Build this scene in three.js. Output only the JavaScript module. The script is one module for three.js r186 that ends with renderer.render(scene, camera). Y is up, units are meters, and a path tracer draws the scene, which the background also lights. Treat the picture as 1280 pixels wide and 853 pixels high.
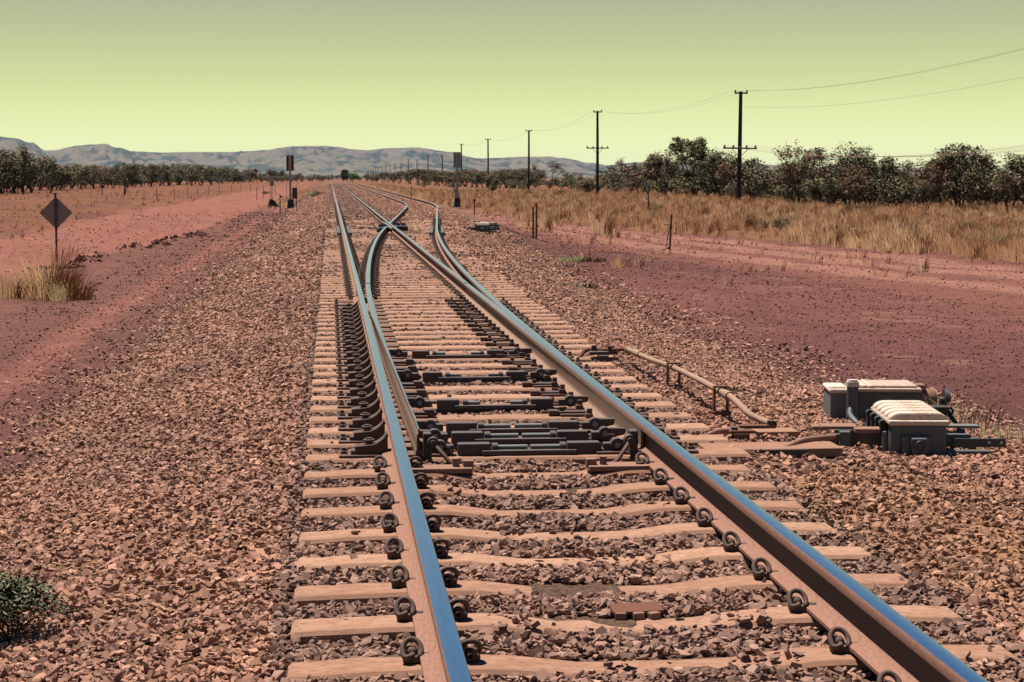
import * as THREE from 'three';
import { mergeGeometries, toCreasedNormals } from 'three/addons/utils/BufferGeometryUtils.js';
import { RoundedBoxGeometry } from 'three/addons/geometries/RoundedBoxGeometry.js';
import { ConvexGeometry } from 'three/addons/geometries/ConvexGeometry.js';
import { createNoise2D, createNoise3D } from 'simplex-noise';

// ------------------------------------------------------------------ camera, sky, sun, exposure
const scene = new THREE.Scene();
const EYE = 1.47;                                   // metres above the rail heads (y = 0); the track runs towards -z
const camera = new THREE.PerspectiveCamera(20.66, 1280 / 853, 0.1, 20000);
camera.position.set(0, EYE, 0);
const PITCH = THREE.MathUtils.degToRad(5.0189), YAW = THREE.MathUtils.degToRad(5.5318);
camera.rotation.order = 'YXZ';
camera.rotation.set(-PITCH, -YAW, 0);
camera.updateMatrixWorld();

const renderer = new THREE.WebGLRenderer({ antialias: true });
renderer.setSize(1280, 853);
renderer.toneMapping = THREE.LinearToneMapping;
renderer.toneMappingExposure = 1.95;
renderer.shadowMap.enabled = true;

{ // a clear sky: pale yellow at the horizon, through green to deep blue overhead, the same all the way round
  const W = 1024, H = 512, data = new Float32Array(W * H * 4);
  const stops = [[-90, .30, .24, .16], [-0.01, .55, .56, .30], [0, .65, .66, .36], [1.2, .615, .655, .325], [2.8, .475, .55, .24], [4.2, .37, .435, .215], [5.6, .295, .355, .215], [8, .175, .30, .27], [10, .105, .245, .34], [13, .05, .18, .36], [20, .028, .105, .26], [40, .018, .055, .13], [90, .012, .035, .08]];
  for (let r = 0; r < H; r++) {
    const e = ((r + .5) / H - .5) * 180;
    let k = 1; while (k < stops.length - 1 && stops[k][0] < e) k++;
    const a = stops[k - 1], b = stops[k], t = THREE.MathUtils.clamp((e - a[0]) / (b[0] - a[0]), 0, 1);
    for (let c = 0; c < W; c++) {
      const o = (r * W + c) * 4;
      for (let i = 0; i < 3; i++) data[o + i] = .728 * (a[i + 1] + (b[i + 1] - a[i + 1]) * t);
      data[o + 3] = 1;
    }
  }
  const sky = new THREE.DataTexture(data, W, H, THREE.RGBAFormat, THREE.FloatType);
  sky.mapping = THREE.EquirectangularReflectionMapping; sky.magFilter = THREE.LinearFilter; sky.needsUpdate = true;
  scene.background = sky; scene.environment = sky;
}
const sun = new THREE.DirectionalLight(new THREE.Color().setRGB(1, .945, .86), 4.9);
sun.position.set(-22, 100, -34); sun.target.position.set(0, 0, 0);
sun.castShadow = true; sun.shadow.mapSize.set(4096, 4096);
Object.assign(sun.shadow.camera, { left: -80, right: 80, top: 80, bottom: -80, near: 1, far: 400 });
scene.add(sun, sun.target);
scene.fog = new THREE.FogExp2(new THREE.Color().setRGB(.55, .72, .95), 0.000019);

// ------------------------------------------------------------------ helpers
function rngOf(seed) { let s = seed | 0; return () => { s = (s + 0x6d2b79f5) | 0; let t = Math.imul(s ^ (s >>> 15), 1 | s); t = (t + Math.imul(t ^ (t >>> 7), 61 | t)) ^ t; return ((t ^ (t >>> 14)) >>> 0) / 4294967296; }; }
const R = rngOf(7), n2 = createNoise2D(rngOf(11)), n3 = createNoise3D(rngOf(12));
const rr = (a, b) => a + (b - a) * R(), clamp = THREE.MathUtils.clamp, lerp = THREE.MathUtils.lerp, sstep = THREE.MathUtils.smoothstep;
const pick = (a) => a[Math.floor(R() * a.length)];
const V = (x, y, z) => new THREE.Vector3(x, y, z);
const rgb = (r, g, b) => new THREE.Color().setRGB(r, g, b);
const table = (pts, x) => { if (x <= pts[0][0]) return pts[0][1]; for (let i = 1; i < pts.length; i++) if (x <= pts[i][0]) { const a = pts[i - 1], b = pts[i]; return a[1] + (b[1] - a[1]) * (x - a[0]) / (b[0] - a[0]); } return pts[pts.length - 1][1]; };

const used = new Map();
function numbered(name) { const k = used.get(name) || 0; used.set(name, k + 1); return k ? `${name}_${String(k).padStart(3, '0')}` : name; }
function shadows(o) { o.traverse((c) => { if (c.isMesh) { c.castShadow = true; c.receiveShadow = true; } }); return o; }
function tag(o, label, category, group, kind) {
  if (label) o.userData.label = label; if (category) o.userData.category = category; if (group) o.userData.group = group; if (kind) o.userData.kind = kind;
  return o;
}
function thing(name, label, category, x = 0, y = 0, z = 0, turn = 0, group) {
  const o = new THREE.Group(); o.name = numbered(name); o.position.set(x, y, z); o.rotation.y = turn; scene.add(o);
  return tag(o, label, category, group);
}
function part(name, geo, mat, parent) {
  const m = new THREE.Mesh(Array.isArray(geo) ? mergeAll(geo) : geo, mat); m.name = name; m.castShadow = m.receiveShadow = true; parent.add(m); return m;
}
function mergeAll(list) {
  if (list.length === 1) return list[0];
  return mergeGeometries(list.map((g) => { const h = g.index ? g.toNonIndexed() : g; for (const k of Object.keys(h.attributes)) if (!['position', 'normal', 'uv'].includes(k)) h.deleteAttribute(k); if (!h.attributes.uv) h.setAttribute('uv', new THREE.BufferAttribute(new Float32Array(h.attributes.position.count * 2), 2)); h.clearGroups?.(); return h; }));
}
function at(g, x, y, z, rx = 0, ry = 0, rz = 0) { const m = new THREE.Matrix4().makeRotationFromEuler(new THREE.Euler(rx, ry, rz)).setPosition(x, y, z); return g.applyMatrix4(m); }
const box = (w, h, d, x = 0, y = 0, z = 0, r = 0.004, ry = 0, rx = 0, rz = 0) => at(r > 0 ? new RoundedBoxGeometry(w, h, d, 1, Math.min(r, w * .45, h * .45, d * .45)) : new THREE.BoxGeometry(w, h, d), x, y, z, rx, ry, rz);
function rod(a, b, r0, r1 = r0, seg = 8) {            // a capped cylinder from a to b
  const d = b.clone().sub(a), g = new THREE.CylinderGeometry(r1, r0, d.length(), seg, 1);
  g.applyQuaternion(new THREE.Quaternion().setFromUnitVectors(V(0, 1, 0), d.clone().normalize())); g.translate((a.x + b.x) / 2, (a.y + b.y) / 2, (a.z + b.z) / 2); return g;
}
const tube = (pts, r, n = 20, seg = 7) => new THREE.TubeGeometry(new THREE.CatmullRomCurve3(pts), n, r, seg, false);

// textures (grain only), sized in metres through uv
function dataTex(n, f, srgb = false) {
  const d = new Uint8Array(n * n * 4);
  for (let y = 0; y < n; y++) for (let x = 0; x < n; x++) { const v = f(x, y), o = (y * n + x) * 4, a = Array.isArray(v) ? v : [v, v, v]; for (let i = 0; i < 3; i++) d[o + i] = clamp(Math.round(a[i] * 255), 0, 255); d[o + 3] = 255; }
  const t = new THREE.DataTexture(d, n, n); t.wrapS = t.wrapT = THREE.RepeatWrapping; t.magFilter = THREE.LinearFilter; t.minFilter = THREE.LinearMipmapLinearFilter; t.generateMipmaps = true; t.colorSpace = srgb ? THREE.SRGBColorSpace : THREE.NoColorSpace; t.needsUpdate = true; return t;
}
function tiling(n, cells, seed) {                    // a field of pebbles: for each pixel [height, tone] of the nearest of many round stones, wrapping
  const r = rngOf(seed), hgt = new Float32Array(n * n), tone = new Float32Array(n * n).fill(.82);
  for (const [count, rad] of cells) for (let k = 0; k < count; k++) {
    const cx = r() * n, cy = r() * n, a = rad * (.6 + r() * .8), b = a * (.55 + .45 * r()), w = r() * Math.PI, t = .55 + r() * .6, up = .4 + r() * .6, q = Math.ceil(a);
    for (let y = -q; y <= q; y++) for (let x = -q; x <= q; x++) {
      const u = (x * Math.cos(w) + y * Math.sin(w)) / a, v = (-x * Math.sin(w) + y * Math.cos(w)) / b, d = u * u + v * v;
      if (d < 1) { const i = ((Math.floor(cy + y) + n) % n) * n + (Math.floor(cx + x) + n) % n, h = Math.pow(1 - d, .6) * up * rad; if (h > hgt[i]) { hgt[i] = h; tone[i] = t; } }
    }
  }
  return { hgt, tone };
}
const PEB = tiling(1024, [[26000, 3], [9000, 5.5], [1300, 9]], 5);
const pebbleColor = dataTex(1024, (x, y) => PEB.tone[y * 1024 + x]);
const pebbleBump = dataTex(1024, (x, y) => PEB.hgt[y * 1024 + x] / 12);
const G1 = rngOf(21);
const grainTex = dataTex(512, (x, y) => .80 + .16 * n2(x / 9, y / 9) * .5 + (G1() - .5) * .22 + .05 * n2(x / 60, y / 60));
const streakTex = dataTex(512, (x, y) => .80 + .16 * n2(x / 5, y / 260) + .10 * n2(x / 1.7, y / 90) + .06 * n2(x / 20, y / 30) + (G1() - .5) * .05);
const rustTex = dataTex(512, (x, y) => { const a = .5 + .5 * n2(x / 40, y / 40), b = .5 + .5 * n2(x / 7, y / 7); const v = .72 + .2 * a + .12 * b + (G1() - .5) * .14; return [v, v * (.94 + .05 * a), v * (.9 + .08 * a)]; });
const G2 = rngOf(23), stainTex = (seed) => { const q = createNoise2D(rngOf(seed)); return dataTex(512, (x, y) => { const a = q(x / 70, y / 34), b = q(x / 16, y / 13), st = sstep(q(x / 30 + 50, y / 16), .35, .8), g = (G2() - .5) * .2; const v = .86 + .10 * a + .06 * b + g - .22 * st; return [v, v * (.985 + .03 * a - .03 * st), v * (.96 + .05 * a - .04 * st)]; }); };
const stainA = stainTex(61), stainB = stainTex(62), stainC = stainTex(63);
const rep = (t, u, v = u) => { const c = t.clone(); c.repeat.set(u, v); c.needsUpdate = true; return c; };

const lidTex = (() => { const q = createNoise2D(rngOf(71)), G3 = rngOf(72); return dataTex(256, (x, y) => { const r = sstep(q(x / 38, y / 38) + .5 * q(x / 9, y / 9), .25, .95), v = .92 + .06 * q(x / 70, y / 70) + (G3() - .5) * .1; return [v * (1 - .2 * r), v * (1 - .42 * r), v * (1 - .56 * r)]; }); })();
const std = (color, rough = .9, extra = {}) => new THREE.MeshPhysicalMaterial({ color: extra.metalness === 1 ? color : color.multiplyScalar(.73), roughness: rough, metalness: 0, specularIntensity: rough > .84 ? .15 : rough > .74 ? .5 : 1, ...extra });   // dust has no sheen
const M = {
  sleeper: std(rgb(.44, .245, .168), .95, { map: rep(stainA, .8, 3), bumpMap: rep(grainTex, 1.7), bumpScale: .004 }),
  sleeperB: std(rgb(.40, .215, .146), .95, { map: rep(stainB, .7, 3), bumpMap: rep(grainTex, 1.4), bumpScale: .004 }),
  sleeperC: std(rgb(.48, .272, .185), .95, { map: rep(stainC, .9, 3), bumpMap: rep(grainTex, 2), bumpScale: .004 }),
  railTop: std(rgb(.55, .635, .735), .27, { metalness: 1, map: rep(streakTex, 10, .15), roughnessMap: rep(streakTex, 14, .2) }),  // steel tinted blue: part of the sky reflection is put into the colour
  railBody: std(rgb(.34, .18, .13), .88, { map: rep(rustTex, 4, 1.2) }),
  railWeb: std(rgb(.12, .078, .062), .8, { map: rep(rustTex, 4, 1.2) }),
  blade: std(rgb(.30, .18, .12), .8, { map: rep(rustTex, 4, 1.2) }),
  iron: std(rgb(.095, .067, .057), .7, { metalness: .2, map: rep(rustTex, 3) }),
  clip: std(rgb(.15, .098, .080), .8, { metalness: .2, map: rep(rustTex, 3) }),
  plate: std(rgb(.17, .10, .08), .8, { metalness: .2, map: rep(rustTex, 3) }),
  brace: std(rgb(.125, .078, .063), .8, { metalness: .1, map: rep(rustTex, 3) }),
  dusty: std(rgb(.33, .19, .14), .9, { map: rep(rustTex, 3) }),
  steelDark: std(rgb(.05, .052, .058), .5, { metalness: .4, map: rep(rustTex, 3) }),
  machine: std(rgb(.085, .095, .095), .6, { map: rep(rustTex, 4) }),
  machineGrey: std(rgb(.16, .16, .15), .7, { map: rep(rustTex, 4) }),
  lid: std(rgb(.66, .52, .41), .8, { map: lidTex }),
  lidPink: std(rgb(.54, .39, .32), .85, { map: lidTex }),
  pipe: std(rgb(.40, .25, .17), .8, { map: rep(rustTex, 2) }),
  pole: std(rgb(.06, .042, .038), .95, { map: rep(rustTex, 1.5) }),
  wire: std(rgb(.30, .18, .13), .8),
  insul: std(rgb(.10, .08, .07), .4),
  signBack: std(rgb(.30, .23, .22), .6, { metalness: .2, map: rep(rustTex, 2) }),
  post: std(rgb(.09, .075, .07), .8, { map: rep(rustTex, 2) }),
  rusty: std(rgb(.20, .09, .06), .9, { map: rep(rustTex, 2) }),
  signalBoard: std(rgb(.11, .075, .065), .9, { map: rep(rustTex, 2) }),
  signalPost: std(rgb(.46, .34, .31), .7, { map: rep(rustTex, 2) }),
  signalGrey: std(rgb(.33, .31, .32), .7, { map: rep(rustTex, 2) }),
  black: std(rgb(.018, .018, .02), .7),
  white: std(rgb(.68, .57, .48), .8, { map: lidTex }),
  bark: std(rgb(.055, .042, .036), .95),
  stone: std(rgb(1, 1, 1), .95),
  leaf: std(rgb(1, 1, 1), .9, { vertexColors: true, side: THREE.DoubleSide }),
  straw: std(rgb(1, 1, 1), .9, { side: THREE.DoubleSide, vertexColors: true }),
};

// ------------------------------------------------------------------ where things lie
const XC = 1.121, HG = .7175, RC = .7525;            // middle of the main track, half gauge, rail centre
const TIP = 11.0, FROG = 58.5, S0 = 0.0575;
function off(Z) {                                    // how far the diverging track has moved to the right at Z metres ahead
  if (Z < TIP) return 0;
  if (Z < FROG) { const t = (Z - TIP) / (FROG - TIP); return 1.435 * t * t; }
  if (Z < 88) return 1.435 + S0 * (Z - FROG);
  const y0 = 1.435 + S0 * (88 - FROG), L = 27;
  if (Z < 88 + L) { const t = Z - 88; return y0 + S0 * t - S0 * t * t / (2 * L); }
  return y0 + S0 * L / 2;
}
function ground(px, py, y = -.65) {                  // the point of the ground (height y) that the photograph shows at a pixel
  const f = 2340, fw = V(0, 0, -1).applyQuaternion(camera.quaternion), rt = V(1, 0, 0).applyQuaternion(camera.quaternion), up = V(0, 1, 0).applyQuaternion(camera.quaternion);
  const d = fw.multiplyScalar(f).addScaledVector(rt, px - 640).addScaledVector(up, 426.5 - py), t = (y - EYE) / d.y;
  return V(d.x * t, y, d.z * t);
}
const CRIB = -.236;
function bankLine(Z) { return table([[30, -6.9], [44, -6.3], [52, -5.7], [68, -4.95], [90, -4.6], [200, -4.2]], Z); }
function height(x, z) {
  const Z = -z, u = x - XC;
  let h = -.65;
  const o = Z < 75 ? off(Z) : off(Z);
  const le = -1.45, lt = -3.45, re = 1.5 + o, rt = 3.4 + o;
  if (u < le) h = lerp(CRIB, -.65, sstep(-u, -le, -lt) * .45 + .55 * clamp((u - le) / (lt - le), 0, 1));
  else if (u > re) h = lerp(CRIB, -.65, sstep(u, re, rt) * .45 + .55 * clamp((u - re) / (rt - re), 0, 1));
  else h = CRIB;
  const pad = sstep(Z, 7.6, 10.2) * (1 - sstep(Z, 15.2, 18.5));            // the shoulder is wider where the point machine stands
  if (pad > 0 && u > 1.4) h = lerp(h, Math.max(h, lerp(-.255, -.345, sstep(u, 1.5, 2.8)) - .27 * sstep(u, 3.3, 4.6)), pad);
  const pad2 = sstep(Z, 56, 60) * (1 - sstep(Z, 70, 75));
  if (pad2 > 0 && u > re) h = lerp(h, Math.max(h, -.40 - .25 * sstep(u, 4.9, 6.0)), pad2);
  const away = sstep(Math.abs(u - o / 2), 3.2 + o / 2, 6);
  if (Math.abs(u) < 1.5 + o && Z > 24) h += .034 * sstep(Z, 24, 40) * clamp(.5 + .7 * n2(x * .5, z * .16), 0, 1);
  h += n2(x * .9, z * .9) * .012 + n2(x * .3 + 9, z * .3) * .035 * away + n2(x * .05, z * .05) * .12 * sstep(Math.abs(u), 8, 40);
  if (x < -4) {                                       // the red road, cut a little below the strip along the ballast
    const b = bankLine(Z) + .35 * n2(z * .25, 3) + .12 * n2(z * 1.1, 8);
    const cut = sstep(Z, 26, 34) * (1 - sstep(Z, 76, 100));
    h += (-.16 * (1 - sstep(x, b - .35, b)) + .13 * Math.exp(-(((x - b - .1) / .38) ** 2)) * clamp(.55 + .9 * n2(x * 1.2, z * .45), 0, 1.4)) * cut;
    for (const t of [-6.9, -8.5, -10.2]) h -= .035 * Math.exp(-(((x - t - .4 * n2(z * .02, t)) / .3) ** 2));
    if (x < -12) h += .25 * sstep(-x, 12, 18) * sstep(Z, 20, 60);
  }
  if (u < -3.2 && u > -6.5) h -= .03 * Math.exp(-(((u + 4.55 + .15 * n2(z * .05, 2)) / .22) ** 2));
  if (x > 7) {                                        // the track on the right
    const e = roadNear(Z), w = grassEdge(Z) - e;
    for (const k of [.25, .52, .75]) h -= .04 * Math.exp(-(((x - e - w * k) / .32) ** 2)) * sstep(Z, 18, 30);
    h += .12 * sstep(x, grassEdge(Z) - .3, grassEdge(Z) + 1.5);
  }
  const far = Math.hypot(x, z);
  h += sstep(far, 150, 1200) * (n2(x * .002, z * .002) * 1.0 - .3);
  return h;
}
function roadNear(Z) { return table([[18, 12.4], [24, 11.6], [30, 11.0], [35, 10.4], [45, 8.9], [60, 7.7], [100, 7.2], [300, 7.2]], Z); }
function grassEdge(Z) { return table([[18, 24], [30, 20.5], [44, 17.4], [57, 15.2], [69, 13.0], [86, 10.6], [100, 9.4], [130, 8.6], [300, 8.2], [800, 8]], Z) + .5 * n2(Z * .12, 4) + .25 * n2(Z * .5, 7); }

// ------------------------------------------------------------------ the ground
{
  const rows = [], cols = [];
  for (let Z = -3; Z < 36;) { rows.push(Z); Z += .16; }
  for (let Z = 36, s = .17; Z < 9000;) { rows.push(Z); s *= 1.03; Z += s; }
  for (let x = -8; x <= 13.01; x += .15) cols.push(x);
  for (let x = 13.15, s = .16; x < 6000;) { cols.push(x); s *= 1.05; x += s; }
  for (let x = -8.15, s = .16; x > -6000;) { cols.unshift(x); s *= 1.05; x -= s; }
  const nr = rows.length, nc = cols.length, P = new Float32Array(nr * nc * 3), C = new Float32Array(nr * nc * 3), UV = new Float32Array(nr * nc * 2), I = [];
  const soil = { bed: [.115, .066, .046], purple: [.128, .050, .045], strip: [.185, .082, .060], road: [.285, .112, .080], scrub: [.20, .082, .045], orange: [.33, .165, .09], roadR: [.215, .086, .064], wheel: [.34, .155, .112], straw: [.21, .10, .052], pale: [.30, .165, .11] };  // bed is darkened so the gaps between ballast stones look shaded
  const mixc = (a, b, t) => a.map((v, i) => v + (b[i] - v) * t);
  let i = 0;
  for (const Z of rows) for (const x of cols) {
    const z = -Z, u = x - XC, o = off(Z);
    P[i * 3] = x; P[i * 3 + 1] = height(x, z); P[i * 3 + 2] = z; UV[i * 2] = x / 2.6; UV[i * 2 + 1] = z / 2.6;
    const w = .25 * n2(x * .7, z * .7) + .35 * n2(x * .2, z * .12), big = n2(x * .07, z * .04), spot = n2(x * 1.7 + 40, z * 1.7);
    let c = soil.bed;
    const lt = sstep(-u + w, 2.9, 3.7);
    c = mixc(c, mixc(soil.strip, soil.purple, (.45 + .4 * big) * (1 - .7 * sstep(Z, 18, 34))), lt);
    c = mixc(c, soil.road, (1 - sstep(Math.abs(u + 4.55 + .15 * n2(z * .05, 2)), .12, .4)) * .6 * lt);
    const bl = bankLine(Z);
    c = mixc(c, soil.road, sstep(-x + w * .5, -bl - .2, -bl + .7));
    if (x < -5) c = mixc(c, mixc(soil.road, soil.purple, .4), .5 * sstep(n2(x * .9, z * .05), .1, .7));
    c = mixc(c, soil.scrub, sstep(-x + w * 3, 11.2, 14));
    if (x < -12) c = mixc(c, soil.purple, .5 * sstep(n2(x * .15, z * .08), .1, .6));
    const rt = sstep(u + w - o, 2.9, 3.9);
    c = mixc(c, mixc(soil.purple, soil.roadR, clamp(.3 + .45 * big, 0, .7)), rt);
    if (rt > 0) { c = mixc(c, soil.pale, .45 * sstep(n2(x * .35, z * .2) + .5 * spot, .55, 1.1) * rt); c = mixc(c, soil.scrub, .6 * sstep(n2(x * .12 + 5, z * .1), .35, .8) * sstep(Z, 38, 50) * rt); }
    if (x > 7) {
      const e = roadNear(Z), g = grassEdge(Z), q = (x - e) / (g - e);
      c = mixc(c, soil.roadR, sstep(q, -.1, .1) * (1 - sstep(q, .9, 1)) * .8);
      for (const k of [.25, .52, .75]) c = mixc(c, soil.wheel, .75 * (1 - sstep(Math.abs(q - k + .03 * n2(z * .08, k * 9)), .05, .12)) * sstep(Z, 14, 24));
      c = mixc(c, soil.straw, sstep(q, .96, 1.06));
      c = mixc(c, soil.scrub, .5 * sstep(x, 20, 60));
    }
    const sp = Math.hypot((x - 3.3) / .75, (Z - 8.7) / 1.7);                // spilt orange dirt beside the track, below the point machine
    c = mixc(c, soil.orange, (1 - sstep(sp + .45 * w, .5, 1.15)));
    if (u < -1.4 && u > -3.4) c = mixc(c, soil.orange, .5 * sstep(n2(x * .8 + 3, z * .25 + 7), .1, .7));
    if (Z > 40 && Math.abs(u - o / 2) < 3 + o / 2) c = mixc(c, mixc(soil.orange, soil.pale, .5), .5 * sstep(Z, 40, 80));
    c = mixc(c, soil.scrub, sstep(Math.hypot(x, Z), 180, 500) * .7);
    const k = 1 + .12 * spot + .10 * n2(x * .5, z * .5);
    for (let q = 0; q < 3; q++) C[i * 3 + q] = c[q] * k * 1.18;
    i++;
  }
  for (let r = 0; r < nr - 1; r++) for (let c = 0; c < nc - 1; c++) { const a = r * nc + c; I.push(a, a + 1, a + nc, a + 1, a + nc + 1, a + nc); }
  const g = new THREE.BufferGeometry(); g.setAttribute('position', new THREE.BufferAttribute(P, 3)); g.setAttribute('color', new THREE.BufferAttribute(C, 3)); g.setAttribute('uv', new THREE.BufferAttribute(UV, 2)); g.setIndex(I); g.computeVertexNormals();
  const m = new THREE.Mesh(g, std(rgb(1, 1, 1), 1, { vertexColors: true, map: pebbleColor, bumpMap: pebbleBump, bumpScale: .03 }));
  m.name = 'ground'; m.receiveShadow = m.castShadow = true; m.userData.kind = 'structure'; tag(m, 'red gravel plain with a dirt road on the left and a vehicle track on the right'); scene.add(m);
}

// ------------------------------------------------------------------ hills on the skyline
{
  const line = [[-500, 196], [-200, 176], [0, 172], [30, 175], [62, 189], [80, 187], [105, 182], [135, 180], [150, 185], [165, 189], [200, 191], [240, 190], [290, 190], [330, 188], [365, 183], [410, 182], [440, 186], [458, 188], [480, 185], [520, 184], [560, 189], [600, 198], [640, 196], [690, 195], [730, 202], [760, 206], [800, 202], [860, 203], [900, 204], [940, 204], [980, 207], [1060, 210], [1150, 212], [1280, 214], [1500, 205], [1900, 212]];
  const near = [[-500, 214], [0, 196], [60, 203], [140, 200], [200, 205], [290, 204], [380, 198], [470, 200], [560, 200], [620, 208], [760, 214], [1280, 218], [1900, 219]];
  function range(name, prof, D0, D1, seed, label) {
    const na = 520, nd = 46, P = [], C = [], I = [];
    for (let j = 0; j <= nd; j++) for (let i = 0; i <= na; i++) {
      const px = -500 + 2400 * i / na, ang = Math.atan((px - 640) / 2340) + YAW, t = j / nd, D = D0 + (D1 - D0) * t;
      const top = (221 - table(prof, px + 6 * n2(px * .05, seed))) / 2340 * D1 * .985 + EYE;
      const s = Math.pow(Math.sin(Math.min(1, t * 1.12) * Math.PI / 2), 1.25);
      const gul = Math.abs(n2(px * .035 + seed, t * 2.2)) * .6 + Math.abs(n2(px * .09, t * 4 + seed)) * .4;
      const fade = Math.sin(Math.PI * clamp(t, 0, 1));
      let y = top * s * (1 - .52 * gul * fade) + top * .05 * n2(px * .2, t * 9) * fade - 1.5;
      if (t > .93) y = top * (1 - .02 * (t - .93) / .07) - 1.5;
      P.push(Math.sin(ang) * D, y, -Math.cos(ang) * D);
      const vegHaze = sstep(n2(px * .018 + 7, t * 3.1 + seed) + .6 * n2(px * .07, t * 8) + .35 * gul, .0, .7), sc = .5 + .5 * n2(px * .3, t * 26);
      const a = [.150, .135, .108], b = [.040, .060, .066], p = [.19, .135, .135];  // b: dark vegetation, its blue is distance haze mixed into the colour
      const pk = sstep(n2(px * .03 + 31, t * 4.2), .1, .7) * (1 - t * .6);
      for (let q = 0; q < 3; q++) C.push((lerp(lerp(a[q], p[q], pk), b[q], vegHaze * .9)) * (.8 + .4 * sc));
    }
    for (let j = 0; j < nd; j++) for (let i = 0; i < na; i++) { const a = j * (na + 1) + i; I.push(a, a + 1, a + na + 1, a + 1, a + na + 2, a + na + 1); }
    const g = new THREE.BufferGeometry(); g.setAttribute('position', new THREE.Float32BufferAttribute(P, 3)); g.setAttribute('color', new THREE.Float32BufferAttribute(C, 3)); g.setIndex(I); g.computeVertexNormals();
    const m = new THREE.Mesh(g, std(rgb(1, 1, 1), 1, { vertexColors: true, side: THREE.DoubleSide })); m.name = name; m.receiveShadow = m.castShadow = true; m.userData.kind = 'structure'; tag(m, label); scene.add(m);
  }
  range('hills', line, 4300, 5600, 3, 'long range of bluish rounded hills on the skyline');
  range('foothills', near, 3300, 4200, 17, 'lower paler slopes in front of the skyline hills');
}

// ------------------------------------------------------------------ rails
const PROF = [[-.075, -.185], [-.075, -.172], [-.022, -.156], [-.009, -.140], [-.0085, -.058], [-.033, -.040], [-.0355, -.014], [-.031, -.0035], [-.016, -.0006], [.016, -.0006], [.031, -.0035], [.0355, -.014], [.033, -.040], [.0085, -.058], [.009, -.140], [.022, -.156], [.075, -.172], [.075, -.185]];
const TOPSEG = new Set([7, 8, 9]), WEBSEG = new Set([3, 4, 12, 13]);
function sweep(zs, profAt, topSeg = TOPSEG) {        // a rail: the profile (same number of points everywhere) carried along the distances zs
  const rings = zs.map((Z) => profAt(Z)), n = rings[0].length, geos = [[], [], []], uvs = [[], [], []];
  let len = [0]; for (let k = 1; k < n; k++) len.push(len[k - 1] + Math.hypot(rings[0][k][0] - rings[0][k - 1][0], rings[0][k][1] - rings[0][k - 1][1]));
  for (let j = 0; j < zs.length - 1; j++) for (let k = 0; k < n; k++) {
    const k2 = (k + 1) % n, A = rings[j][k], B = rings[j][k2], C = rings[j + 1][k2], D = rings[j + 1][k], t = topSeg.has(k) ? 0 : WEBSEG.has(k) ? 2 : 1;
    const a = [A[0], A[1], -zs[j]], b = [B[0], B[1], -zs[j]], c = [C[0], C[1], -zs[j + 1]], d = [D[0], D[1], -zs[j + 1]];
    geos[t].push(...a, ...b, ...c, ...a, ...c, ...d);
    const u0 = len[k], u1 = k2 ? len[k2] : len[k] + .15;
    uvs[t].push(u0, zs[j], u1, zs[j], u1, zs[j + 1], u0, zs[j], u1, zs[j + 1], u0, zs[j + 1]);
  }
  const shape = THREE.ShapeUtils;
  for (const [e, rev] of [[0, true], [zs.length - 1, false]]) {
    const ring = rings[e].map((p) => new THREE.Vector2(p[0], p[1]));
    for (const f of shape.triangulateShape(ring, [])) { const q = rev ? f : [f[0], f[2], f[1]]; for (const v of [q[0], q[2], q[1]]) { geos[1].push(ring[v].x, ring[v].y, -zs[e]); uvs[1].push(ring[v].x, ring[v].y); } }
  }
  const out = geos.map((p, t) => { const g = new THREE.BufferGeometry(); g.setAttribute('position', new THREE.Float32BufferAttribute(p, 3)); g.setAttribute('uv', new THREE.Float32BufferAttribute(uvs[t], 2)); g.computeVertexNormals(); return toCreasedNormals(g, .6); });
  return mergeGeometries(out, true);
}
function zlist(a, b) { const l = []; let Z = a, s = .5; while (Z < b - .3) { l.push(Z); s = clamp(Z * .045, .4, 25); Z += s; } l.push(b); return l; }
const dip = (Z) => .004 * n2(Z * .07, 50) + .012 * n2(Z * .012, 51) * sstep(Z, 60, 200);
const railAt = (cx) => (Z) => { const c = cx(Z); return PROF.map(([x, y]) => [x + c, y + dip(Z)]); };

const track = thing('railway_track', 'main railway line with an open turnout, running straight to the horizon', 'railway track');
const siding = thing('siding_track', 'siding that leaves the turnout beyond the crossing and runs beside the main line', 'railway track');
const END = 720;
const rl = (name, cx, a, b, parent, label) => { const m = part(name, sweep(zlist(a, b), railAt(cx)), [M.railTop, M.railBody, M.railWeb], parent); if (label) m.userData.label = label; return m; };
rl('rail', () => XC - RC, 3.2, END, track, 'long left rail with a blue shine on its head');
rl('rail', (Z) => XC + RC + off(Z), 3.2, 88, track, 'right stock rail that curves away to the siding');
rl('rail', () => XC + RC, 26, END, track, 'straight right rail beyond the switch');
rl('rail', (Z) => XC - RC + off(Z), 26, 56.9, track, 'curved closure rail up to the crossing');
rl('rail', (Z) => XC - RC + off(Z), 59.4, 88, track, 'curved rail beyond the crossing');
rl('rail', (Z) => XC - RC + off(Z), 88, END, siding, 'left rail of the siding');
rl('rail', (Z) => XC + RC + off(Z), 88, END, siding, 'right rail of the siding');
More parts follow.
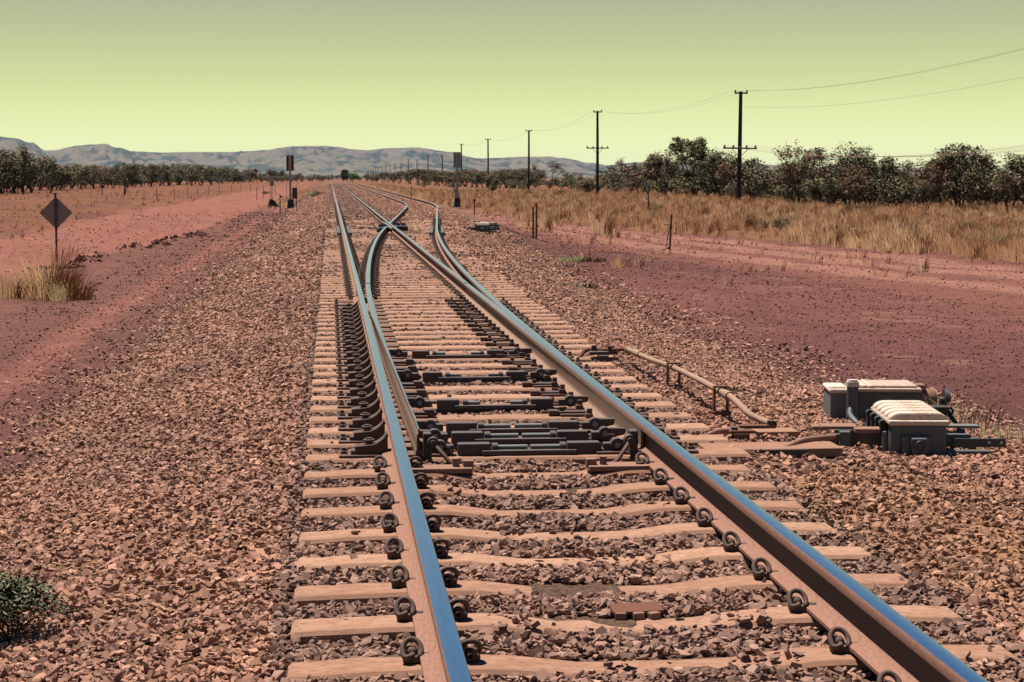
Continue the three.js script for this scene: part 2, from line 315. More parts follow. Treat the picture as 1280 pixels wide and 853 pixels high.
function blade(name, side, open, label) {            // side -1: left blade (its running edge faces right), +1: the right one
  const zs = []; for (let Z = TIP; Z < 26; Z += Z < 14 ? .25 : .5) zs.push(Z); zs.push(26);
  const g = sweep(zs, (Z) => {
    const w = clamp(off(Z) * .95 + .012, .012, .07), gap = open * Math.pow(clamp((25 - Z) / 14, 0, 1), 1.15);
    const gf = side < 0 ? XC - HG + off(Z) + gap : XC + HG;           // running edge
    const low = -.004 - .016 * (1 - sstep(Z, TIP, TIP + 3)), s = side < 0 ? 1 : -1, hx = (k) => gf - s * k;   // k: distance back from the running edge
    const web = Math.min(.035, w * .55 + .006), foot = .075, back = Math.min(.075, Math.max(w - .02, .015));
    const ring = [[hx(web + back), -.175], [hx(web + back), -.163], [hx(web + .012), -.150], [hx(web + .008), -.135], [hx(web + .008), -.06], [hx(w - .001), -.042], [hx(w), low - .008], [hx(w * .92), low - .002], [hx(w * .6), low], [hx(w * .35), low], [hx(w * .08 + .001), low - .003], [hx(0), low - .012], [hx(.002), -.042], [hx(web - .008 < .004 ? .004 : web - .008), -.06], [hx(web - .010 < .003 ? .003 : web - .010), -.135], [hx(web - .016), -.15], [hx(web - foot), -.163], [hx(web - foot), -.175]];
    return s > 0 ? ring : ring.slice().reverse();
  }, side < 0 ? TOPSEG : new Set([7, 8, 9]));
  const m = part(name, g, [M.railTop, M.blade, M.blade], track); m.userData.label = label; return m;
}
blade('switch_blade', -1, .115, 'left switch blade standing open beside the left rail');
blade('switch_blade', 1, 0, 'right switch blade closed against the right rail');

// ------------------------------------------------------------------ sleepers with their clips
const clipGeo = (() => {                              // a spring clip shaped like an e, on its cast shoulder; +x points at the rail
  const arc = []; for (let k = 0; k <= 9; k++) { const t = (215 - 245 * k / 9) * Math.PI / 180; arc.push(V(-.004 + .033 * Math.cos(t), .030 + .034 * Math.sin(t), .024 - .05 * Math.sin(Math.PI * k / 9) )); }
  const ring = tube([V(.002, .014, -.05), V(.0, .016, .0), V(-.012, .014, .032), ...arc, V(.042, .012, .0), V(.06, .016, .028)], .0105, 48, 7);
  const shoulder = new THREE.CylinderGeometry(.034, .037, .05, 14, 1, false, Math.PI / 2, Math.PI); shoulder.rotateX(Math.PI / 2); shoulder.rotateZ(0); shoulder.translate(-.004, .014, .0);
  return mergeAll([ring, at(new THREE.SphereGeometry(.0105, 7, 5), .06, .016, .029), box(.066, .026, .055, -.004, .0, 0, .006), at(new THREE.SphereGeometry(.024, 10, 6), -.004, .018, -.012), box(.05, .007, .05, .066, .004, .012, .002, -.35), box(.02, .026, .028, .036, -.004, .03, .004)]);
})();
const clipFar = mergeAll([tube([V(0, .01, -.04), V(0, .02, .04), V(-.06, .045, .04), V(-.055, .055, -.04), V(.05, .022, -.02)], .012, 7, 4), box(.05, .05, .06, 0, .0, 0, 0)]);
function sleeperGeo(x0, x1, seats, w0 = .212, w1 = .26, seed = 1, dipped = true) {
  const n = Math.max(16, Math.round((x1 - x0) / .09)), P = [], UV = [], top = [];
  const q = rngOf(seed), nz = createNoise2D(q);
  const sec = (x) => {
    const d = Math.min(...seats.map((s) => Math.abs(x - s))), e = Math.min(x - x0, x1 - x);
    let t = -.196; if (dipped) t -= .036 * sstep(d, .16, .55) * (e < .45 ? .3 : 1);
    t += .003 * nz(x * 6, 1);
    const a = w0 / 2 + .004 * nz(x * 5, 4), b = w1 / 2, r = .012;
    return [[-b, -.42], [-a - .012, t - r * 1.4], [-a + r * .4, t - r * .2], [-a + r * 1.6, t], [a - r * 1.6, t], [a - r * .4, t - r * .2], [a + .012, t - r * 1.4], [b, -.42]];
  };
  const push = (x, p, u, v) => { P.push(x, p[1], p[0]); UV.push(u, v); };
  let xs = [x0]; for (let i = 0; i <= n; i++) xs.push(x0 + .014 + (x1 - x0 - .028) * i / n); xs.push(x1);
  const rings = xs.map((x, i) => { const s = sec(clamp(x, x0 + .02, x1 - .02)); return (i === 0 || i === xs.length - 1) ? s.map(([z, y]) => [z * .95, y > -.3 ? y - .012 : y]) : s; });
  for (let i = 0; i < xs.length - 1; i++) for (let k = 0; k < 7; k++) {
    const A = rings[i][k], B = rings[i][k + 1], C = rings[i + 1][k + 1], D = rings[i + 1][k];
    const va = k * .05, vb = va + .05;
    push(xs[i], A, xs[i], va); push(xs[i], B, xs[i], vb); push(xs[i + 1], C, xs[i + 1], vb); push(xs[i], A, xs[i], va); push(xs[i + 1], C, xs[i + 1], vb); push(xs[i + 1], D, xs[i + 1], va);
  }
  for (const [i, f] of [[0, 1], [xs.length - 1, 0]]) for (let k = 1; k < 7; k++) { const t = [rings[i][0], rings[i][k], rings[i][k + 1]]; if (f) t.reverse(); for (const p of t) push(xs[i], p, p[0], p[1]); }
  const g = new THREE.BufferGeometry(); g.setAttribute('position', new THREE.Float32BufferAttribute(P, 3)); g.setAttribute('uv', new THREE.Float32BufferAttribute(UV, 2)); g.computeVertexNormals();
  return toCreasedNormals(g, .5);
}
const sleepers = [];                                 // footprints, for the ballast to stay clear of
const plainGeos = [1, 2, 3, 4].map((s) => sleeperGeo(-1.28, 1.28, [-RC, RC], .206, .26, s));
const bearerCache = new Map();
const bearer = (right, k) => { const r = Math.round(right * 10) / 10, key = r + '_' + (k % 2); if (!bearerCache.has(key)) bearerCache.set(key, sleeperGeo(-1.28, r, [-RC, RC, r - .55], .25, .28, 30 + k % 2, false)); return bearerCache.get(key); };
const restClips = [];
const sleeperMats = [M.sleeper, M.sleeperB, M.sleeperC, M.sleeper];
for (let k = -3; k < 200; k++) {
  const Z = 6.33 + .6 * k + (k > 9 ? .02 * n2(k * 1.7, 5) : .008 * n2(k * 1.7, 5)), o = off(Z);
  if (Z > 122) break;
  const turnoutZone = Z > 10.7 && Z < 73;
  const right = turnoutZone ? 1.36 + o + .14 * sstep(Z, 12, 22) : 1.28;
  const m = part('sleeper', turnoutZone ? bearer(right, k + 9) : plainGeos[(k + 8) % 4], sleeperMats[Math.floor(R() * 4)], track);
  m.position.set(XC, .004 * n2(k * 3.1, 9), -Z); m.rotation.y = .004 * n2(k * 2.3, 1);
  sleepers.push([XC - 1.28, XC + right, Z]);
  const seats = [[-RC, 0], [RC, 0]];
  if (turnoutZone && Z > 25.5) { if (o - 2 * RC < -.35) seats.push([-RC + o, 1]); if (o > .16) seats.push([RC + o, 2]); }
  for (const [s, kind] of seats) for (const e of [-1, 1]) {
    if (Z > TIP - .2 && Z < 25.5) continue;           // the slide plates are here
    if (Math.abs(Z - FROG) < 5 && (s === RC || kind === 1)) continue;
    const geo = Z < 20 ? clipGeo : clipFar, cx = s + e * .098, ry = e > 0 ? Math.PI : 0;
    if (Z < 40) { const c = part('rail_clip', geo, M.clip, m); c.scale.setScalar(geo === clipGeo ? .96 : 1); c.position.set(cx, -.180, 0); c.rotation.y = ry + .06 * (R() - .5); } else restClips.push([XC + cx, -.185, -Z, ry]);
  }
}
for (let k = 0; k < 60; k++) { const Z = 74 + .6 * k, o = off(Z), m = part('sleeper', plainGeos[k % 4], sleeperMats[Math.floor(R() * 4)], siding); m.position.set(XC + o + (Z < 88 ? .25 : 0), .0, -Z); if (Z < 88) m.position.y = -.012; sleepers.push([XC + o - 1.1, XC + o + 1.4, Z]); }
{
  const inst = (name, geo, mat, list, parent, y = 0) => { const im = new THREE.InstancedMesh(geo, mat, list.length), m4 = new THREE.Matrix4(), q = new THREE.Quaternion(); list.forEach(([x, yy, z, ry], i) => im.setMatrixAt(i, m4.compose(V(x, yy, z), q.setFromAxisAngle(V(0, 1, 0), ry), V(1, 1, 1)))); im.name = name; im.castShadow = im.receiveShadow = true; im.userData.kind = 'stuff'; parent.add(im); return im; };
  inst('rail_clip', clipFar, M.clip, restClips, track);
  const far = []; for (let Z = 122; Z < 520; Z += .6) far.push([XC, 0, -Z, 0]);
  inst('sleeper', plainGeos[0], M.sleeper, far, track);
  const farS = []; for (let Z = 110; Z < 480; Z += .6) farS.push([XC + off(Z), 0, -Z, 0]);
  inst('sleeper', plainGeos[1], M.sleeperB, farS, siding);
}

// ------------------------------------------------------------------ switch gear between and beside the rails
{
  const plateL = mergeAll([box(.62, .018, .17, -.02, -.188, 0, .003), box(.04, .022, .05, -.30, -.172, .0, .004), at(new THREE.CylinderGeometry(.016, .016, .025, 6), -.30, -.155, 0)]);
  const plateIn = mergeAll([box(.28, .026, .09, .22, -.178, 0, .004), box(.07, .035, .09, .33, -.175, 0, .006), at(new THREE.CylinderGeometry(.018, .018, .035, 6), .27, -.155, 0)]);
  const sh = new THREE.Shape(); sh.moveTo(-.012, 0); sh.lineTo(-.012, .125); sh.quadraticCurveTo(-.035, .075, -.10, .055); sh.lineTo(-.20, .045); sh.lineTo(-.20, 0); sh.closePath();
  const brace = mergeAll([(() => { const g = new THREE.ExtrudeGeometry(sh, { depth: .10, bevelEnabled: true, bevelSize: .004, bevelThickness: .004, bevelSegments: 1, curveSegments: 8 }); g.translate(-.03, -.178, -.05); return g; })(), at(new THREE.CylinderGeometry(.022, .024, .05, 6), -.15, -.11, 0), at(new THREE.TorusGeometry(.028, .009, 5, 10), -.15, -.10, 0, Math.PI / 2), box(.06, .035, .11, -.23, -.172, 0, .005)]);
  const blockL = mergeAll([box(.20, .03, .10, .25, -.172, 0, .004), box(.07, .05, .09, .30, -.165, 0, .006)]);
  const flip = (g) => { const c = g.clone(); c.scale(-1, 1, 1); const i = c.index; if (i) { for (let k = 0; k < i.count; k += 3) { const a = i.getX(k); i.setX(k, i.getX(k + 1)); i.setX(k + 1, a); } } else for (const n of Object.keys(c.attributes)) { const t = c.attributes[n], w = t.itemSize; for (let k = 0; k < t.count; k += 3) for (let j = 0; j < w; j++) { const a = t.array[k * w + j]; t.array[k * w + j] = t.array[(k + 1) * w + j]; t.array[(k + 1) * w + j] = a; } } return c; };
  const plateR = flip(plateL), plateInR = flip(plateIn), braceR = flip(brace);
  for (let k = 8; k < 32; k++) {
    const Z = 6.33 + .6 * k; if (Z < TIP - .2 || Z > 25.4) continue;
    for (const [x, pl, pi, br] of [[XC - RC, plateL, plateIn, brace], [XC + RC + off(Z), plateR, plateInR, braceR]]) {
      const p = part('slide_plate', pl, M.plate, track); p.position.set(x, 0, -Z);
      if (x < XC && Z > 17) { if (Z < 23.5) part('rail_brace', br, M.brace, p); continue; }
      const q = part('slide_block', x < XC ? blockL : pi, M.brace, p); q.position.set(x < XC ? off(Z) * 1 : -off(Z), 0, 0);
      if (Z < 23.5) part('rail_brace', br, M.brace, p);
    }
  }
  // the bars that tie the two blades together, each with a threaded adjuster at both ends
  const bars = [[11.12, 1], [11.62, 1], [12.08, 1], [13.35, 0], [15.25, 0], [17.15, 0]];
  bars.forEach(([Z, big], n) => {
    const gap = .115 * Math.pow(clamp((25 - Z) / 14, 0, 1), 1.15), xl = XC - HG + off(Z) + gap, xr = XC + HG, st = part('stretcher_bar', [box(xr - xl - .3, .07, .055, (xl + xr) / 2, -.225, -Z, .006), box(xr - xl - .75, .028, .07, (xl + xr) / 2, -.178, -Z + .03, .004)], M.iron, track);
    for (const [x, s] of [[xl, 1], [xr, -1]]) {
      const L = big ? 1 : .8;
      part('adjuster', [box(.20 * L, .085, .075, x + s * .33, -.165, -Z, .01), box(.10, .05, .06, x + s * .16, -.155, -Z, .01), at(new THREE.CylinderGeometry(.042, .042, .07, 12), x + s * .125, -.145, -Z, Math.PI / 2), at(new THREE.CylinderGeometry(.033, .033, .035, 6), x + s * .455, -.155, -Z, 0, 0, Math.PI / 2), box(.10, .06, .05, x + s * .045, -.14, -Z, .006)], M.iron, st);
      part('threaded_rod', rod(V(x + s * .44, -.155, -Z), V(x + s * .62 * (big ? 1.05 : .9), -.155, -Z), .018, .018, 8), M.machineGrey, st);
      part('pin', at(new THREE.CylinderGeometry(.018, .018, .078, 8), x + s * .125, -.145, -Z, Math.PI / 2), M.signalGrey, st);
    }
  });
  // stay arms at the blade tips
  for (const [x, s] of [[XC - HG + .115 + .02, 1], [XC + HG - .03, -1]]) {
    const b = part('tip_bracket', [box(.05, .15, .09, x + s * .02, -.11, -TIP + .03, .01), at(new THREE.CylinderGeometry(.035, .035, .06, 12), x + s * .05, -.09, -TIP + .09, Math.PI / 2), at(new THREE.CylinderGeometry(.022, .022, .07, 6), x + s * .05, -.09, -TIP + .11, Math.PI / 2)], M.iron, track);
    part('stay_rod', tube([V(x + s * .05, -.09, -TIP + .12), V(x + s * .11, -.15, -TIP + .2), V(x + s * .16, -.2, -TIP + .24), V(x + s * .26, -.21, -TIP + .24)], .013, 14, 7), M.plate, b);
  }
  for (const [x, s] of [[XC - RC, 1], [XC + RC, -1]]) part('tie_plate', [box(.52, .03, .16, x + s * .16, -.186, -10.52, .005), box(.06, .05, .06, x + s * .40, -.16, -10.52, .006), at(new THREE.CylinderGeometry(.022, .022, .05, 6), x + s * .33, -.15, -10.52)], M.dusty, track);
  // spacer blocks where the blades become rails
  for (const Z of [21.6, 24.2]) for (const [a, b] of [[XC - RC, XC - RC + off(Z) + .02], [XC + RC, XC + RC + off(Z)]]) part('spacer_block', box(Math.max(.05, b - a - .05), .09, .22, (a + b) / 2, -.12, -Z, .01), M.iron, track);
  // a row of bolts along the right blade's foot
  for (let Z = 11.6; Z < 25; Z += .5) part('bolt', [at(new THREE.CylinderGeometry(.02, .02, .05, 6), XC + HG - .085, -.135, -Z), box(.05, .03, .07, XC + HG - .09, -.158, -Z, .004)], M.plate, track);
  // the crossing: wing rails, its castings, and the heavy blocks beside every rail there
  const wingZ = []; for (let Z = 54; Z <= 62; Z += .8) wingZ.push(Z);
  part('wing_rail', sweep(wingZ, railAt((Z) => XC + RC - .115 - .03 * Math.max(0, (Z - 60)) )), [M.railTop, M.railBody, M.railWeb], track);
  const blockShape = mergeAll([box(.24, .20, 1.1, 0, -.17, 0, .03), box(.16, .14, .5, 0, -.1, 1.0, .03), box(.14, .12, .5, 0, -.12, -1.1, .03), at(new THREE.CylinderGeometry(.05, .06, .16, 8), 0, -.05, .5), at(new THREE.CylinderGeometry(.05, .06, .16, 8), 0, -.06, -.5)]);
  for (const x of [XC + RC - .36, XC + RC - .22, XC + RC + .24, XC + RC + .40]) { const c = part('crossing_block', blockShape, M.black, track); c.position.set(x, 0, -57.4 + (x > 2 ? -1.4 : .4)); }
  for (const x of [XC - RC - .14, XC - RC + .17, XC + RC + off(56) - .15, XC + RC + off(56) + .17]) { const c = part('guard_block', [box(.10, .15, 7, 0, -.155, 0, .02), box(.17, .06, 7.6, 0, -.215, 0, .01)], M.iron, track); c.position.set(x, 0, -56); if (x > 2) c.rotation.y = -Math.atan((off(57) - off(55)) / 2); }
}

// ------------------------------------------------------------------ ballast
{
  const bed = new THREE.Group(); bed.name = 'ballast'; bed.userData.kind = 'structure'; tag(bed, 'crushed stone ballast under and beside the tracks'); scene.add(bed);
  const hull = (seed) => { const q = rngOf(seed), pts = []; for (let k = 0; k < 13; k++) { const a = q() * 6.283, c = q() * 2 - 1, s = Math.sqrt(1 - c * c), r = .36 + .2 * q(); pts.push(V(r * s * Math.cos(a), r * c, r * s * Math.sin(a))); } const g = new ConvexGeometry(pts); g.computeVertexNormals(); return g; };
  const hulls = [hull(3), hull(8), hull(15)];
  const list = [];
  const sleeperAt = (x, Z) => { for (let k = Math.max(0, Math.floor((Z - 4.53) / .6) - 1), e = Math.min(sleepers.length, k + 4); k < e; k++) { const s = sleepers[k]; if (s && Math.abs(Z - s[2]) < .118 && x > s[0] - .015 && x < s[1] + .015) return true; } return false; };
  const rt = (Z) => (Z > 7.6 && Z < 18 ? 4.4 : 3.75);
  function strew(Z0, Z1, dens, s0, s1, zone) {
    const area = (Z1 - Z0), tries = Math.round(area * dens * 12);
    for (let k = 0; k < tries; k++) {
      const Z = rr(Z0, Z1), left = -.185 * Z - .3, right = .385 * Z + .4, x = rr(-6, 6 + 0);
      const X = x; if (X < left || X > right) continue;
      const u = X - XC, o = off(Z); let keep = 1;
      const l = -3.45 + .35 * n2(Z * .6, 3), r = rt(Z) - .3 + o + .35 * n2(Z * .6, 13);
      if (u < l) keep = .3 * Math.exp((u - l) * 3.6); if (u > r) keep = .35 * Math.exp((r - u) * 1.6);
      const bare = sstep(n2(X * .8 + 3, -Z * .25 + 7), .15, .75);
      if (u < -1.5) keep *= 1 - .55 * bare;
      const sp = Math.hypot((X - 3.3) / .75, (Z - 8.7) / 1.7); if (sp < 1.1) keep *= .25 + .5 * clamp(sp, 0, 1);
      if (R() > keep) continue;
      const sl = Z < 75 && sleeperAt(X, Z), inRail = Math.abs(Math.abs(u) - RC) < .1 || (Math.abs(u - RC - o) < .1);
      if (inRail && Z < 60 && R() < .8) continue;
      const covered = n2(X * 1.1 + 60, Z * .8) > .38 && Math.abs(u) < .55;
      if (sl && R() > (covered && Z < 11 ? .12 : .0025 + (Z > 22 ? .012 : 0))) continue;
      if (Z > TIP - .2 && Z < 26 && Math.abs(u) > .3 && Math.abs(u) < .72 && R() < .5) continue;
      const size = lerp(s0, s1, Math.pow(R(), 1.7)) * (R() < .04 ? 1.35 : 1), y = sl ? -.2 + size * .12 : height(X, -Z) + rr(-.012, .024);
      if (!sl && Math.abs(u) < 1.2 && Z < 60 && y + size * .5 > -.15) continue;
      const crib = Math.abs(u) < 1.35 ? 1 : 0, t = R(), lum = (t < .18 ? rr(.45, .75) : t > .92 ? rr(1.2, 1.5) : rr(.78, 1.15));
      const dust = clamp(.5 + .5 * n2(X * .7 + 20, Z * .3) + rr(-.25, .25), 0, 1), base = crib ? [.25 + .085 * dust, .148 + .042 * dust, .114 + .024 * dust] : [.325 + .10 * dust, .174 + .046 * dust, .128 + .018 * dust];
      if (Z > 10.6 && Z < 11.6 && X > 2.25 && X < 3.2 && R() < (Z < 11.25 ? .75 : .97)) continue;
      if (sp < 1.3) base[2] *= .9;
      list.push({ x: X, y, z: -Z, s: size, c: base.map((v) => v * lum * 1.1), Z });
    }
  }
  strew(3.6, 9, 3000, .020, .060); strew(9, 14, 2300, .022, .060); strew(14, 22, 1300, .027, .066); strew(22, 34, 600, .036, .08); strew(34, 60, 200, .055, .11); strew(60, 130, 80, .08, .15); strew(130, 220, 24, .12, .22); strew(220, 420, 7, .16, .32);
  // fine gravel further out
  for (let k = 0; k < 90000; k++) {
    const Z = 8 + 105 * Math.pow(R(), 1.7), x = rr(-.185 * Z - .3, .385 * Z + .4), u = x - XC, o = off(Z);
    if (u > -3.1 && u < 3.2 + o) continue;
    if (x < -5 && R() < .8) continue;
    if (x > roadNear(Z) && R() < .6) continue;
    const s = lerp(.012, .034, Math.pow(R(), 2)) * (.6 + Z / 30), dark = R(), c = dark < .55 ? [.115, .045, .040] : dark < .93 ? [.16, .072, .058] : [.33, .18, .13];
    list.push({ x, y: height(x, -Z) + s * .1, z: -Z, s, c: c.map((v) => v * rr(.8, 1.25)), Z });
  }
  for (let k = 0; k < 1500; k++) { const Z = rr(41, 72), w = n2(Z * .22, 77); if (w < .05 && R() < .93) continue; const x = bankLine(Z) + .1 + .35 * n2(-Z * .25, 3) + rr(-.45, .5) * rr(.3, 1), sz = lerp(.03, .15, Math.pow(R(), 2.4)); list.push({ x, y: height(x, -Z) + sz * .12, z: -Z, s: sz, c: [.15, .062, .048].map((v) => v * rr(.7, 1.25)), Z: Z * 4, flat: 2 }); }
  const q = new THREE.Quaternion(), m4 = new THREE.Matrix4(), e = new THREE.Euler();
  const place = (d) => { const t = d.flat ?? .72; e.set((R() + R() - 1) * t * 1.6, R() * 6.28, (R() + R() - 1) * t * 1.6, 'YXZ'); q.setFromEuler(e); return m4.compose(V(d.x, d.y, d.z), q, V(d.s * rr(.85, 1.4), d.s * rr(.45, .85), d.s * rr(.7, 1.1))); };
  // the stones that show largest are parts of their own
  list.forEach((d) => { d.show = d.s / d.Z * ((d.Z > 5.3 && d.x > -.176 * d.Z && d.x < .37 * d.Z) ? 1 : 0); });
  const order = list.map((d, i) => i).sort((a, b) => list[b].show - list[a].show), big = new Set(order.slice(0, 300));
  const mats = new Map(), shade = (c) => { const key = c.map((v) => Math.round(v * 16)).join(); if (!mats.has(key)) mats.set(key, std(rgb(...c), .95)); return mats.get(key); };
  for (const i of big) { const m = part('stone', hulls[i % 3], shade(list[i].c), bed); place(list[i]).decompose(m.position, m.quaternion, m.scale); }
  const rest = list.filter((d, i) => !big.has(i)), im = new THREE.InstancedMesh(hulls[0], M.stone, rest.length);
  rest.forEach((d, i) => { im.setMatrixAt(i, place(d)); im.setColorAt(i, rgb(...d.c)); });
  im.name = 'ballast_stone'; im.castShadow = im.receiveShadow = true; im.userData.kind = 'stuff'; bed.add(im);
  console.log('stones', rest.length);
}

// ------------------------------------------------------------------ point machines
function pointMachine(label, x, y, z) {
  const t = thing('point_machine', label, 'point machine', x, y, z, -.13, 'point machines beside the turnout');
  // long gear box in front
  const w = .36, d = .74, cx = .18, cz = -d / 2;
  part('gear_box', [box(w, .22, d, cx, .11, cz, .02), box(w + .02, .02, d + .02, cx, .012, cz, .004)], M.machine, t);
  const lid = part('lid', [box(w + .03, .035, d + .03, cx, .228, cz, .013)], M.lid, t);
  for (let k = 0; k < 5; k++) {
    const zz = -.075 - k * .147, s = new THREE.Shape(); s.moveTo(-.18, 0); s.quadraticCurveTo(-.175, .036, -.12, .044); s.lineTo(.12, .044); s.quadraticCurveTo(.175, .036, .18, 0); s.closePath();
    const g = new THREE.ExtrudeGeometry(s, { depth: .085, bevelEnabled: true, bevelSize: .012, bevelThickness: .014, bevelSegments: 2, curveSegments: 6 }); g.translate(cx, .236, zz - .0425);
    part('lid_rib', g, M.lid, lid);
  }
  const cov = part('end_cover', [box(.18, .115, .03, cx - .02, .09, .014, .006), box(.105, .105, .05, cx - .005, .085, .04, .012)], M.machine, t);
  part('cap', [at(new THREE.CylinderGeometry(.032, .034, .03, 16), cx - .005, .09, .075, Math.PI / 2), at(new THREE.TorusGeometry(.03, .007, 6, 16), cx - .005, .09, .088)], M.steelDark, cov);
  for (const [bx, by] of [[-.085, .13], [.05, .13], [-.085, .055], [.05, .055]]) part('bolt', at(new THREE.CylinderGeometry(.011, .011, .016, 6), cx - .02 + bx, by, .032, Math.PI / 2), M.machineGrey, cov);
  // side latches on the left of the gear box
  for (let k = 0; k < 4; k++) part('latch', [box(.05, .10, .06, cx - w / 2 - .024, .16, -.16 - k * .18, .012), at(new THREE.CylinderGeometry(.024, .024, .05, 10), cx - w / 2 - .03, .205, -.16 - k * .18, Math.PI / 2)], M.black, t);
  // motor box behind
  const mb = part('motor_box', box(.46, .235, .42, .275, .115, -1.96, .02), M.machine, t);
  const ml = part('lid', [box(.49, .03, .46, .275, .242, -1.96, .013), box(.43, .028, .39, .275, .262, -1.96, .013)], M.lidPink, mb);
  for (let k = 0; k < 3; k++) part('lid_rib', box(.045, .036, .42, .045 + k * .05, .262, -1.96, .017), M.lid, ml);
  const cab = part('terminal_box', box(.135, .25, .40, -.085, .095, -1.95, .01), M.machineGrey, t);
  part('lid', [box(.155, .035, .44, -.085, .235, -1.95, .016), box(.12, .035, .12, -.095, .25, -1.82, .016)], M.white, cab);
  part('pipe_neck', [at(new THREE.CylinderGeometry(.04, .048, .22, 12), -.005, .14, -1.66), at(new THREE.CylinderGeometry(.045, .04, .04, 12), -.005, .26, -1.66), tube([V(-.005, .14, -1.66), V(-.03, .08, -1.6), V(.01, .02, -1.5)], .025, 10, 8)], M.machine, t);
  part('cap', [at(new THREE.CylinderGeometry(.046, .048, .035, 14), -.005, .297, -1.66), at(new THREE.CylinderGeometry(.035, .04, .02, 14), -.005, .32, -1.66)], M.white, t);
  // motor drum at the right and the throw lever
  part('motor', [at(new THREE.CylinderGeometry(.085, .085, .14, 18), .58, .15, -1.92, 0, 0, Math.PI / 2), at(new THREE.CylinderGeometry(.097, .097, .03, 18), .62, .15, -1.92, 0, 0, Math.PI / 2), box(.08, .05, .1, .53, .25, -1.9, .015)], M.dusty, t);
  const lv = part('throw_lever', [box(.05, .24, .07, .555, .14, -1.15, .012), box(.22, .04, .10, .45, .20, -1.0, .012)], M.black, t);
  const disc = new THREE.CylinderGeometry(.085, .085, .035, 20, 1, false, Math.PI * .5, Math.PI); part('counterweight', [at(disc, .578, .235, -1.15, Math.PI / 2, 0, Math.PI / 2), box(.045, .15, .03, .562, .19, -1.155, .008)], M.steelDark, lv);
  part('handle', [rod(V(.58, .19, -1.15), V(.60, .14, -1.1), .012), rod(V(.59, .15, -1.1), V(.66, .05, -1.05), .016), box(.055, .035, .05, .665, .04, -1.05, .01), at(new THREE.TorusGeometry(.022, .008, 6, 12), .60, .165, -1.12)], M.black, lv);
  // bed plates and bars to both sides
  part('bed_plate', [box(.22, .03, .12, -.10, .155, -.2, .006), box(.24, .022, .16, -.30, .165, -.3, .006), box(.10, .03, .14, -.42, .152, -.36, .01)], M.dusty, t);
  part('bracket', box(.075, .13, .10, -.27, .085, -.2, .01), M.machine, t);
  part('bearer_web', [box(.32, .12, .03, -.15, .07, -.4, .006), box(.025, .17, .03, -.03, .08, -.06, .006), box(.1, .07, .1, -.36, .05, -.25, .012)], M.machine, t);
  part('detector_bar', [box(.22, .085, .05, .44, .09, -.2, .006), box(.24, .05, .05, .5, .075, -.24, .006)], M.machine, t);
  const hb = part('lock_bar', box(.33, .056, .022, .60, .085, -.12, .004), M.steelDark, t);
  for (const bx of [.655, .735]) part('hole', at(new THREE.CylinderGeometry(.010, .010, .004, 10), bx, .088, -.1075, Math.PI / 2), M.white, hb);
  part('lower_bar', box(.32, .045, .07, .49, .022, -.06, .006), M.machine, t);
  part('cover_strip', box(.32, .018, .10, .49, .155, -.42, .005), M.machineGrey, t);
  return t;
}
const pm = pointMachine('black point machine with pale ribbed lids beside the near right rail', 3.60, -.345, -11.72);
{ const c = pm.clone(); c.name = numbered('point_machine'); c.position.set(4.72, -.32, -60.6); c.userData = { ...pm.userData, label: 'small black point machine far off beside the siding, past the crossing' }; scene.add(c); }

